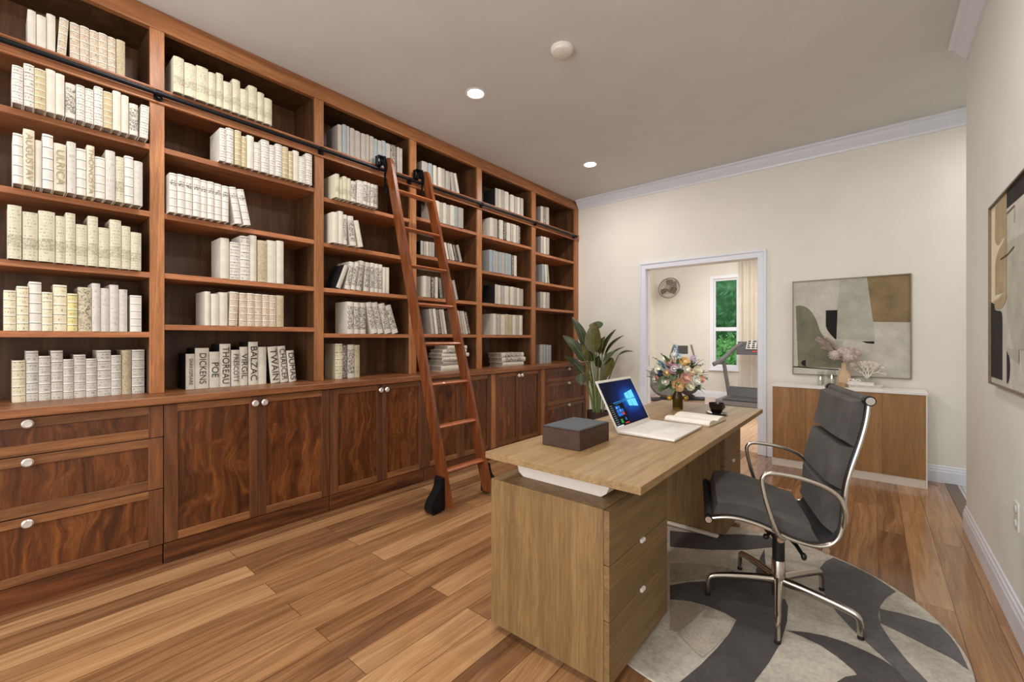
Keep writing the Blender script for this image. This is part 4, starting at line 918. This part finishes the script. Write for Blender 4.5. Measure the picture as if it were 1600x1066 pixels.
t = thing('tan_vase', 'matt tan bottle vase on the sideboard holding dried mauve flowers', 'vase', (2.853, 4.9, SZ))
obj('vase_body', MB().lathe([(0,0),(.04,0),(.044,.01),(.046,.09),(.043,.115),(.028,.14),(.021,.16),(.02,.205),(.022,.212),(.017,.212),(.016,.16),(0,.13)], (2.853,4.9,SZ), 28), flat('tan_matt_glaze', (214,186,150), .7, var=.02), t)
t = thing('dried_flowers', 'dusty mauve dried flower heads and pampas plumes in the tan vase', 'flowers', (2.853, 4.9, SZ+.2))
DF = [(2.79,4.87,1.05,.05,0),(2.872,4.865,1.07,.046,0),(2.882,4.84,1.032,.044,0),(2.832,4.885,1.075,.045,0),(2.90,4.9,1.085,.042,1),(2.945,4.89,1.065,.034,1),(2.92,4.88,1.035,.036,1),(2.912,4.86,.965,.03,0)]
mau = [flat('dusty_mauve_petals', (212,194,184), .85, var=.2, scale=110), flat('dusty_rose_petals', (204,182,172), .85, var=.2, scale=110)]
for i, (x, y, z, r_, c) in enumerate(DF):
    mb = MB(); rd = random.Random(40+i); mb.ball((x,y,z), r_*.85, 14, noise=.08, seed=i)
    for k in range(90):
        u = Vector((rd.uniform(-1,1), rd.uniform(-1,1), rd.uniform(-.9,1))).normalized(); p = Vector((x,y,z))+u*r_*.8; v_ = u.orthogonal().normalized(); w_ = u.cross(v_); a = rd.uniform(0,6.28); d = v_*math.cos(a)+w_*math.sin(a); e = u.cross(d)
        mb.poly([p, p+u*r_*.22+e*r_*.13, p+u*r_*.26, p+u*r_*.22-e*r_*.13])
    mb.tube([(2.853,4.9,SZ+.17), (2.854,4.899,SZ+.225), (x, y, z)], .0025, 6)
    obj('flower_head', mb, mau[c], t, normals=False)
plm = flat('pampas_mauve', (192,172,160), .9, var=.2, scale=90)
for i, (tx, tz) in enumerate(((2.668,1.195),(2.672,1.165),(2.69,1.135),(2.70,1.105),(2.72,1.20),(2.655,1.175),(2.745,1.18))):
    mb = MB(); rd = random.Random(i); b_ = Vector((2.85,4.9,SZ+.22)); t_ = Vector((tx, 4.9-.006*i, tz)); mid = (b_+t_)/2+Vector((0,0,.05))
    P = lambda f: b_*(1-f)**2+mid*2*f*(1-f)+t_*f*f
    mb.tube([tuple(P(f/8)) for f in range(9)], .0015, 5)
    for k in range(130):
        f = .45+.55*rd.random(); p = P(f); d = (t_-b_).normalized()+Vector((rd.uniform(-.45,.45), rd.uniform(-.45,.45), rd.uniform(-.45,.45))); d.normalize(); e = d.orthogonal().normalized(); L = rd.uniform(.02,.04)*(1.2-f*.5)
        mb.poly([p, p+d*L*.5+e*.005, p+d*L*1.15, p+d*L*.5-e*.005])
    obj('pampas_plume', mb, plm, t, normals=False)
mb = MB(); mb.lathe([(0,0),(.029,0),(.031,.004),(.031,.036),(.026,.037),(.026,.03),(0,.03)], (2.835,4.81,SZ), 24)
tag(obj('tealight_cup', mb, flat('glossy_tan_glass', (178,142,104), .15, var=.05), loc=(2.835,4.81,SZ)), 'small glossy tan cup standing in front of the tan vase', 'cup')
for k, (x0, x1, y0, y1, z0, z1, c, lab) in enumerate(((2.885,3.115,4.83,4.98,0,.026,(206,198,184),'pale grey-edged book, lower of the two lying on the sideboard'), (2.875,3.06,4.825,4.97,.0266,.05,(238,233,226),'white book, upper of the two lying on the sideboard'))):
    t = thing('sideboard_book', lab, 'book', ((x0+x1)/2, (y0+y1)/2, SZ+z0), group='books lying on the sideboard')
    m = MB(); m.box(x0, x1, y0, y1, SZ+z0+.0005, SZ+z0+.003); m.box(x0, x1, y0, y1, SZ+z1-.003, SZ+z1); m.box(x0, x0+.003, y0, y1, SZ+z0+.0005, SZ+z1)
    obj('cover', m, M['white'], t); obj('page_block', MB().box(x0+.003, x1-.004, y0+.004, y1-.004, SZ+z0+.003, SZ+z1-.003), flat('page_edge_%d' % k, c, .9), t)
mb = MB()
for k, (x, y, z, rx, ry) in enumerate(((2.90,4.87,.06,80,10),(2.925,4.872,.062,20,60),(2.95,4.868,.06,75,-20))):
    MM = Matrix.Translation((x, y, SZ+z)) @ Matrix.Rotation(R(rx), 4, 'X') @ Matrix.Rotation(R(ry), 4, 'Y')
    mb.tube([tuple(MM @ Vector((.016*math.cos(a*.5236), .011*math.sin(a*.5236), 0))) for a in range(13)], .0045, 8, cap=False)
tag(obj('knot_ornament', mb, M['white'], loc=(2.925,4.87,SZ+.05)), 'small white chain link ornament resting on the white book', 'ornament')
t = thing('coral_ornament', 'cream branching coral on a clear block, right of the tan vase', 'ornament', (3.01, 4.93, SZ+.05))
obj('clear_base', MB().box(2.972, 3.05, 4.89, 4.965, SZ+.0508, SZ+.078, .003), glass, t)
mb = MB(); rd = random.Random(9)
def branch(p, d, L, r_, lv):
    q = p+d*L; mb.tube([tuple(p), tuple(p+d*L*.5+Vector((rd.uniform(-.2,.2), rd.uniform(-.1,.1), 0))*L*.3), tuple(q)], [r_, r_*.85, r_*.7], 6)
    if lv == 0: mb.ball(q, r_*.9, 6); return
    for k in range(3 if lv > 1 else 2):
        a = rd.uniform(-.5, .5)+(k-.8)*.4; n = Vector((d.x*math.cos(a)+d.z*math.sin(a), d.y*.6+rd.uniform(-.3,.3), d.z*math.cos(a)-d.x*math.sin(a)+.18)).normalized()
        branch(q, n, L*.72, r_*.74, lv-1)
for a in (-.6, -.2, .2, .6): branch(Vector((3.01,4.93,SZ+.078)), Vector((math.sin(a), 0, math.cos(a))), .056, .0062, 4)
obj('coral', mb, flat('cream_coral', (246,238,224), .8), t, sharp=3)

# ---------------------------------------------------------------- pictures
def canvas_mat(name, c, v=.1):
    q = NT(name); n = q.noise(q.coord(), 9, 5); n2 = q.noise(q.coord(), 60, 3)
    return q.set(q.mix(.35, q.ramp(n, [(.3, lin([k*(1-v*1.6) for k in c])), (.7, lin([min(255, k*(1+v*.3)) for k in c]))]), q.ramp(n2, [(.3, lin([k*(1-v) for k in c])), (.7, lin(c))])), .9)
CAN = {'w': canvas_mat('stone_white_paint', (208,203,190)), 'g': canvas_mat('pale_sage_paint', (188,186,170)), 'o': canvas_mat('olive_paint', (134,134,108), .2), 'b': canvas_mat('tan_wood_paint', (150,127,92), .14), 'k': canvas_mat('black_paint', (34,28,24), .3), 'c': canvas_mat('warm_cream_paint', (236,222,192), .04), 't': canvas_mat('light_tan_paint', (186,164,128), .1), 'l': canvas_mat('brown_line_paint', (92,70,44))}
CK = list(CAN)
frm = flat('thin_bronze_frame', (128,112,90), .4, .5)
def art(name, label, org, u, v, nrm, Wd, Ht, shapes, fw=.008):
    o = Vector(org); u = Vector(u); v = Vector(v); nrm = Vector(nrm)
    t = thing(name, label, 'picture', o)
    def bx(a0, a1, b0, b1, d0, d1):
        c = [o+u*a+v*b+nrm*d for a in (a0,a1) for b in (b0,b1) for d in (d0,d1)]
        lo_ = [min(p[i] for p in c) for i in range(3)]; hi = [max(p[i] for p in c) for i in range(3)]
        return lo_[0], hi[0], lo_[1], hi[1], lo_[2], hi[2]
    m = MB()
    for r_ in ((0,fw,0,Ht),(Wd-fw,Wd,0,Ht),(fw,Wd-fw,0,fw),(fw,Wd-fw,Ht-fw,Ht)): m.box(*bx(*r_, .0, .03), .0008)
    obj('frame', m, frm, t)
    m = MB(); m.box(*bx(fw, Wd-fw, fw, Ht-fw, .002, .02))
    k0 = CK.index('w')
    for f in m.bm.faces: f.material_index = k0
    for i, (c, p) in enumerate(shapes):
        m.poly([tuple(o+u*(fw+a*(Wd-2*fw))+v*(fw+b*(Ht-2*fw))+nrm*(.0203+.0002*i)) for a, b in p], CK.index(c))
    obj('canvas', m, [CAN[k] for k in CK], t, normals=False)
def curve(p0, p1, p2, p3, n=10):
    return [tuple((1-f)**3*a+3*f*(1-f)**2*b+3*f*f*(1-f)*c+f**3*d for a, b, c, d in zip(p0, p1, p2, p3)) for f in [i/n for i in range(n+1)]]
S1 = [('w', [(0,.07),(.035,.07),(.025,.74),(0,.74)]), ('o', [(.045,.075)]+[(.022,.74)]+curve((.022,.74),(.16,.77),(.22,.6),(.25,.47))+curve((.25,.47),(.29,.38),(.34,.36),(.37,.36))+[(.43,.36),(.46,.25),(.46,.075)]),
      ('g', [(.37,.36),(.39,.31),(.45,.25),(.46,.36)]), ('g', [(.43,.99),(.66,1),(.73,.36),(.38,.38)]), ('b', [(.66,1),(1,1),(1,.54),(.71,.55)]), ('k', [(.305,.68),(.41,.68),(.40,.375)]+curve((.39,.375),(.34,.43),(.31,.48),(.305,.52))),
      ('k', [(.61,.355),(.72,.355),(.72,.33),(.66,.335)]), ('k', [(.0,.068),(.42,.052),(.42,.062),(.0,.08)]), ('k', curve((.12,.15),(.06,.15),(.06,.09),(.12,.08))), ('w', [(.0,.0),(1,.0),(1,.05),(.42,.052),(0,.066)])]
art('abstract_painting', 'abstract painting of sage, tan and black shapes above the sideboard', (2.443, D-.0005, .848), (1,0,0), (0,0,1), (0,-1,0), .862, .91, S1)
# on the right wall the picture starts at its far edge (u runs towards the camera)
S2 = [('c', [(0,.46),(.16,.46),(.3,.5),(.3,.98),(0,1)]), ('k', [(.36,1),(1,1),(1,.90),(.36,.915)]), ('t', [(.1,.985),(.36,1),(.36,.9),(.36,.78)]+curve((.27,.775),(.2,.74),(.1,.76),(.09,.82))), ('t', [(.10,.49),(.32,.49),(.355,.47),(.36,.78),(.30,.765)]+curve((.26,.75),(.18,.74),(.1,.7),(.10,.64))),
      ('c', [(.02,.455),(.30,.49),(.10,.49)]), ('t', [(.08,.455),(.36,.49),(.36,.47)]+curve((.36,.46),(.3,.40),(.2,.41),(.10,.415))), ('g', [(.37,.36),(.37,.74),(1,.72),(1,.2),(.5,.2)]), ('k', [(0,.46),(.09,.445),(.10,.41)]+curve((.2,.40),(.27,.40),(.27,.38),(.27,.3))+[(.27,.03),(0,.03)]), ('k', curve((.37,.19),(.45,.17),(.45,.03),(.37,.02))),
      ('g', [(.37,.2),(.6,.2),(.6,.13),(.4,.17)]), ('l', [(.24,.67),(.4,.672),(.52,.69),(.52,.70),(.4,.682),(.24,.678)]), ('l', [(.37,.885),(.52,.89),(.52,.81),(.525,.81),(.525,.896),(.37,.891)])]
art('abstract_print', 'tall abstract print of tan, cream and black shapes on the right wall', (XR-.0005, 3.056, .985), (0,-1,0), (0,0,1), (-1,0,0), .87, .84, S2)
t = thing('wall_outlet', 'white double wall socket low on the right wall', 'socket', (XR, 2.68, .47))
obj('plate', MB().box(XR-.006, XR-.0002, 2.645, 2.715, .412, .53, .002), flat('socket_plate', (222,219,212), .4), t)
m = MB()
for z in (.442, .5): m.lathe([(0,0),(.016,0),(.016,.004),(.012,.0045),(0,.0045)], seg=16, M=Matrix.Translation((XR-.006, 2.68, z)) @ Matrix.Rotation(R(-90), 4, 'Y'))
obj('socket_face', m, flat('socket_face_white', (206,203,196), .4), t)

# ---------------------------------------------------------------- plant
PX, PY = .56, 4.56
t = thing('plant_pot', 'dark brown round plant pot on the floor by the far drawer cabinet', 'pot', (PX, PY, 0))
obj('pot_body', MB().lathe([(0,.002),(.105,.002),(.112,.012),(.128,.335),(.13,.345),(.122,.346),(.118,.32),(0,.31)], (PX,PY,0), 32), wood('dark_pot', [(46,32,24),(58,42,32),(68,50,38)], 'z', rough=.6, var=.02), t)
obj('soil', MB().lathe([(0,.322),(.118,.318)], (PX,PY,0), 20), flat('dark_soil', (34,26,20), .95, var=.4), t)
t = thing('potted_plant', 'bird-of-paradise plant with broad dark leaves beside the doorway', 'plant', (PX, PY, .315))
GD = flat('plant_dark_leaf', (50,58,30), .45, var=.3, scale=14); GO = flat('plant_olive_leaf', (90,86,42), .45, var=.25, scale=14); GG = flat('plant_grey_green_leaf', (84,98,68), .5, var=.2, scale=14); GS = flat('plant_stem', (112,126,70), .55, var=.2)
LV = [  # base, tip, width, up, bend, material
 ((.455,4.47,1.06),(.275,4.45,1.455),.10,(.8,-.55,.3),.10,GD), ((.585,4.43,1.03),(.572,4.47,1.39),.17,(0,-1,.1),.05,GO), ((.575,4.5,1.30),(.56,4.56,1.40),.14,(0,-.6,1),.1,GG), ((.46,4.52,1.0),(.31,4.60,1.32),.09,(.5,-.8,.2),.05,GG),
 ((.47,4.42,.94),(.20,4.36,1.235),.11,(.5,-.6,.6),.12,GD), ((.47,4.44,.93),(.40,4.42,1.14),.13,(.2,-1,.2),.1,GO), ((.54,4.47,.93),(.50,4.45,1.12),.13,(0,-1,0),.08,GD), ((.64,4.52,1.0),(.80,4.55,1.305),.085,(-.5,-.7,.3),.08,GD), ((.62,4.48,1.02),(.72,4.44,1.22),.10,(-.3,-.9,.2),.08,GO), ((.66,4.54,.98),(.88,4.58,1.235),.075,(-.4,-.6,.6),.1,GD),
 ((.66,4.56,.92),(.885,4.6,1.105),.06,(-.3,-.5,.8),.1,GD), ((.68,4.46,.90),(.86,4.42,1.06),.085,(-.3,-.8,.5),.06,GG), ((.80,4.46,.98),(.70,4.42,.715),.125,(-.1,-1,.1),.05,GO), ((.46,4.40,.79),(.225,4.36,.99),.085,(.3,-.6,.7),.14,GD), ((.47,4.38,.80),(.535,4.35,.665),.13,(.2,-1,.1),.05,GO), ((.45,4.36,.79),(.475,4.33,.655),.10,(.4,-.9,0),.05,GD), ((.80,4.6,1.0),(.96,4.66,1.05),.05,(-.2,-.5,.8),.12,GD), ((.60,4.5,.86),(.63,4.47,1.0),.10,(-.2,-1,.2),.05,GD)]
for b_, tp, w_, up, bd, m_ in LV:
    mb = MB(); blade(mb, b_, tp, w_*1.25, up=up, bend=bd, n=12, fold=.22, point=.75)
    lf = obj('leaf', mb, m_, t, normals=False, sharp=3)
    mb = MB(); b2, t2 = Vector(b_), Vector(tp); up_ = Vector(up).normalized(); ax = t2-b2; sd = ax.cross(up_).normalized(); nn = sd.cross(ax).normalized()
    mb.tube([tuple(b2+ax*f+nn*(math.sin(f*math.pi)*bd*ax.length+.002)) for f in [i/8 for i in range(9)]], [.004*(1-i/10) for i in range(9)], 6); obj('midrib', mb, GS, lf)
    mb = MB(); s0 = Vector((PX+(b_[0]-PX)*.3, PY+(b_[1]-PY)*.25, .325)); mid = Vector((PX+(b_[0]-PX)*.42, PY+(b_[1]-PY)*.45, .31+(b_[2]-.31)*.5))
    mb.tube(smooth([tuple(s0), tuple(mid), tuple(b2)], 2), .0065, 7); obj('stalk', mb, GS, t)

# ---------------------------------------------------------------- gym equipment beyond the doorway
gry = flat('gym_grey', (104,103,102), .5); dgy = flat('gym_dark', (62,63,66), .55, var=.08); lgy = flat('gym_light', (188,186,180), .5)
t = thing('treadmill', 'grey treadmill with a console, standing in the room past the doorway', 'treadmill', (1.55, 8.6, 0))
TM = Matrix.Translation((.9, 8.2, 0)) @ Matrix.Rotation(R(-3), 4, 'Z') @ Matrix.Translation((-.93, -8.28, 0))
def tm(name, mb, mat, par=t):
    bmesh.ops.transform(mb.bm, matrix=TM, verts=mb.bm.verts); return obj(name, mb, mat, par)
# deck runs along y: head end far (motor hood), tail near
tm('deck', MB().box(.93, 2.0, 8.28, 9.02, .02, .13, .02), gry); tm('belt', MB().box(1.05, 1.9, 8.27, 8.9, .131, .139, .002), dgy)
tm('motor_hood', MB().prism([(8.82,.131),(9.05,.131),(9.05,.26),(8.98,.30),(8.88,.28)], 'x', .98, 1.98), dgy)
for x in (1.02, 1.9): tm('roller_foot', MB().box(x-.04, x+.04, 8.3, 8.36, .0, .05, .01), M['rubber'])
for x in (.97, 1.98):
    tm('upright', MB().tube([(x, 8.95, .12), (x-.06 if x < 1.5 else x+.02, 8.86, .70), (x-.07 if x < 1.5 else x+.03, 8.84, .77)], .035, 10, flat=.7), gry)
    tm('handrail', MB().tube(smooth([(x-.17 if x < 1.5 else x+.12, 8.6, .72), (x-.06, 8.78, .80), (x+.1 if x < 1.5 else x-.1, 8.9, 1.02), (x+.24 if x < 1.5 else x-.24, 8.92, 1.1)], 2), .042, 10, flat=.7), gry)
tm('console', MB().prism([(8.84,.90),(9.0,.92),(9.02,1.10),(8.96,1.14),(8.86,1.0)], 'x', 1.12, 1.85), dgy)
m = MB()
CMX = Matrix.Translation((1.28, 8.84, 1.0)) @ Matrix.Rotation(R(-38), 4, 'X')
m.box(0, .46, -.012, .0, 0, .2, .008, M=CMX); disp = tm('display', m, lgy)
m = MB(); rdm = random.Random(5)
for r_ in range(4):
    for c in range(6):
        m.box(.02+c*.072, .02+c*.072+rdm.uniform(.035,.065), -.016, -.0125, .015+r_*.046, .05+r_*.046, .001, M=CMX)
tm('keypad', m, flat('keypad_dark', (58,54,48), .5, var=.3, scale=20), disp)
tm('safety_key', MB().box(1.38, 1.5, 8.845, 8.853, .955, .975, .003), flat('safety_red', (214,60,40), .5), disp)
t = thing('exercise_bike', 'grey upright exercise bike standing behind the bouquet, past the doorway', 'exercise bike', (.12, 8.3, 0))
obj('flywheel_cover', MB().lathe([(0,-.09),(.2,-.09),(.3,-.06),(.33,-.0),(.3,.06),(.2,.09),(0,.09)], seg=32, M=Matrix.Translation((.02, 8.25, .40)) @ Matrix.Rotation(R(75), 4, 'X') @ Matrix.Rotation(R(20), 4, 'Y')), gry, t)
obj('rear_cover', MB().lathe([(0,-.06),(.16,-.06),(.22,0),(.16,.06),(0,.06)], seg=28, M=Matrix.Translation((.34, 8.5, .34)) @ Matrix.Rotation(R(75), 4, 'X')), dgy, t)
for p, q in (((-.22, 8.1, .035), (.08, 8.3, .035)), ((.22, 8.62, .035), (.56, 8.78, .035))): obj('foot_bar', MB().tube([p, q], .035, 12), dgy, t)
obj('frame', MB().tube([(-.06, 8.2, .05), (.1, 8.3, .3), (.38, 8.68, .06)], .04, 10), dgy, t)
for k, (x0, x1) in enumerate(((-.02, .06), (.44, .38))): obj('handle_post', MB().tube([(.2, 8.45, .5), (x0*.7+.08, 8.5, .75), (x0, 8.55, .84), (x1, 8.55, 1.08)], .018, 10), gry, t)
obj('monitor', MB().box(.14, .33, 8.5, 8.53, .9, 1.06, .01), dgy, t); obj('saddle', MB().ball((.28, 8.5, .72), (.12,.1,.05), 14), dgy, t); obj('seat_post', MB().tube([(.26,8.5,.35),(.28,8.5,.7)], .022), dgy, t)
t = thing('wall_fan', 'round grey-brown caged wall fan in the far room, left of the window', 'fan', (-.2, 9.0, 2.25))
fm = flat('fan_grey_brown', (140,131,117), .5, .1)
FMX = Matrix.Translation((-.2, 8.98, 2.245)) @ Matrix.Rotation(R(78), 4, 'X') @ Matrix.Rotation(R(0), 4, 'Z')
def fo(name, mb, mat=fm): 
    bmesh.ops.transform(mb.bm, matrix=FMX, verts=mb.bm.verts); return obj(name, mb, mat, t)
ring = lambda r_, z, k=.006: [(r_*math.cos(a*.19635), r_*math.sin(a*.19635), z) for a in range(33)]
m = MB()
for r_, z, k in ((.215,0,.012),(.2,.05,.004),(.14,.065,.003),(.08,.072,.003),(.19,-.05,.004)): m.tube(ring(r_, z), k, 6, cap=False)
for a in range(14):
    c_, s_ = math.cos(a*.31416), math.sin(a*.31416); m.tube([(c_*.04, s_*.04, .074), (c_*.14, s_*.14, .065), (c_*.2, s_*.2, .05), (c_*.215, s_*.215, 0), (c_*.19, s_*.19, -.05), (c_*.06, s_*.06, -.08)], .0022, 5)
fo('cage', m)
for k in range(3):
    a = R(90+120*k); u = Vector((math.cos(a), math.sin(a), 0)); v_ = Vector((-u.y, u.x, 0)); m = MB()
    m.grid([[tuple(u*r_+v_*w_*s_+Vector((0,0,.02*s_))) for s_ in (-1,-.3,.4,1)] for r_, w_ in ((.035,.03),(.09,.055),(.15,.07),(.185,.05))]); fo('blade', m, flat('fan_blade_%d' % (k+1), (104,96,82), .5, .2))
m = MB(); m.lathe([(0,.075),(.045,.072),(.05,.05),(.05,-.06),(.065,-.07),(.065,-.17),(.04,-.2),(0,-.2)], seg=20); fo('motor', m)
obj('wall_arm', MB().tube([(-.2, 9.15, 2.25), (-.2, 9.2, 2.32), (-.2, 9.296, 2.34)], .018, 10), fm, t); obj('wall_plate', MB().box(-.25, -.15, 9.285, 9.3, 2.26, 2.42, .004), fm, t)
# curtain
rows = []
for z in (.03, .8, 1.6, 2.3, 2.72):
    rows.append([(1.06+.8*i/90, GY-.10+.028*math.sin(i*.42)+.014*math.sin(i*.17+z*.5), z) for i in range(91)])
mb = MB(); mb.grid(rows); bmesh.ops.solidify(mb.bm, geom=mb.bm.faces[:], thickness=.004)
t = thing('curtain', 'beige pleated floor-length curtain hanging beside the gym window', 'curtain', (1.4, GY-.1, 2.72))
obj('curtain_cloth', mb, flat('beige_curtain_cloth', (246,238,226), .9, var=.02, scale=8), t, sharp=3)
obj('curtain_rod', MB().tube([(.35, GY-.1, 2.74), (2.2, GY-.1, 2.74)], .014), M['steel'], t)
for x in (.4, 2.15): obj('rod_bracket', MB().tube([(x, GY-.1, 2.74), (x, GY-.001, 2.74)], .01), M['steel'], t)

# ---------------------------------------------------------------- ceiling fittings
emi = NT('downlight_lens'); emi.b.inputs['Emission Color'].default_value = (1,.96,.9,1); emi.set((255,250,240), .5, 0, Emission_Strength=18)
for k, (x, y) in enumerate(((.752, 2.324), (.747, 4.052))):
    t = thing('downlight', ['lit round recessed ceiling light nearer the ladder top', 'lit round recessed ceiling light nearer the far wall'][k], 'ceiling light', (x, y, CEIL), group='recessed ceiling lights')
    obj('trim_ring', MB().lathe([(.058,-.0005),(.078,-.0005),(.079,-.004),(.074,-.006),(.062,-.004),(.058,-.0005)], (x,y,CEIL), 32), M['white'], t)
    obj('lens', MB().lathe([(0,-.003),(.06,-.002)], (x,y,CEIL), 32), emi.m, t)
t = thing('smoke_detector', 'flat white round smoke detector on the ceiling', 'smoke detector', (1.53, 2.317, CEIL))
obj('cover', MB().lathe([(0,-.0355),(.05,-.035),(.062,-.028),(.064,-.02),(.072,-.012),(.072,-.0005),(0,-.0005)], (1.53,2.317,CEIL), 36), flat('detector_white', (232,224,214), .6, var=.01), t)

# ---------------------------------------------------------------- light
def area(name, loc, rot, size, power, col=(1,1,1), sy=None, shape=None, spread=None):
    l = bpy.data.lights.new(name, 'AREA'); l.energy = power; l.color = col; l.size = size
    if sy: l.shape = 'RECTANGLE'; l.size_y = sy
    if shape: l.shape = shape
    if spread: l.spread = spread
    o = bpy.data.objects.new(name, l); COL.objects.link(o); o.location = loc; o.rotation_euler = rot; return o
WARM = (1, .965, .92)
for k, (x, y) in enumerate(((.752,.6), (.752,2.324), (.747,4.052), (2.45,.6), (2.6,1.75))):
    area('recessed_lamp', (x, y, CEIL-.012), (0,0,0), .11, 12.5 if x < 1 else 13, WARM, shape='DISK')
area('rear_fill_light', (1.7, -1.9, 1.7), (R(82),0,R(8)), 3.2, 70, (.97,.985,1), 2.2)  # added fill from behind the camera; no window stands there
area('gym_fill_light', (1.8, 7.2, 2.95), (0,0,0), 2.0, 70, (1,.99,.97), 2.0)  # added overhead lamp to brighten the gym; no fixture is modelled
area('gym_curtain_fill', (1.6, 5.6, 2.5), (R(68),0,0), 1.4, 40, (1,.99,.97), 1.0)  # added unseen lamp facing the curtain and back wall to brighten them
area('hall_light', (4.3, 4.3, 2.95), (0,0,0), .8, 14, (1,.97,.93))
w = bpy.data.worlds.new('world'); SC.world = w; w.use_nodes = True
bg = w.node_tree.nodes['Background']; bg.inputs[0].default_value = (.97,.985,1,1); bg.inputs[1].default_value = 1.25

# ---------------------------------------------------------------- camera
cam = bpy.data.cameras.new('camera'); cam.sensor_width = 36; cam.lens = 675.3/1600*36; cam.shift_y = -.0026; cam.clip_start = .02
co = bpy.data.objects.new('camera', cam); COL.objects.link(co); co.location = (3.05, 0, 1.2); co.rotation_euler = (R(90), 0, R(39.856))
SC.camera = co
SC.view_settings.view_transform = 'Standard'; SC.view_settings.look = 'None'; SC.view_settings.exposure = 0.1; SC.view_settings.gamma = 1.0
SC.cycles.max_bounces = 8; SC.cycles.diffuse_bounces = 5; SC.cycles.glossy_bounces = 3; SC.cycles.transmission_bounces = 6
SC.cycles.sample_clamp_indirect = 4
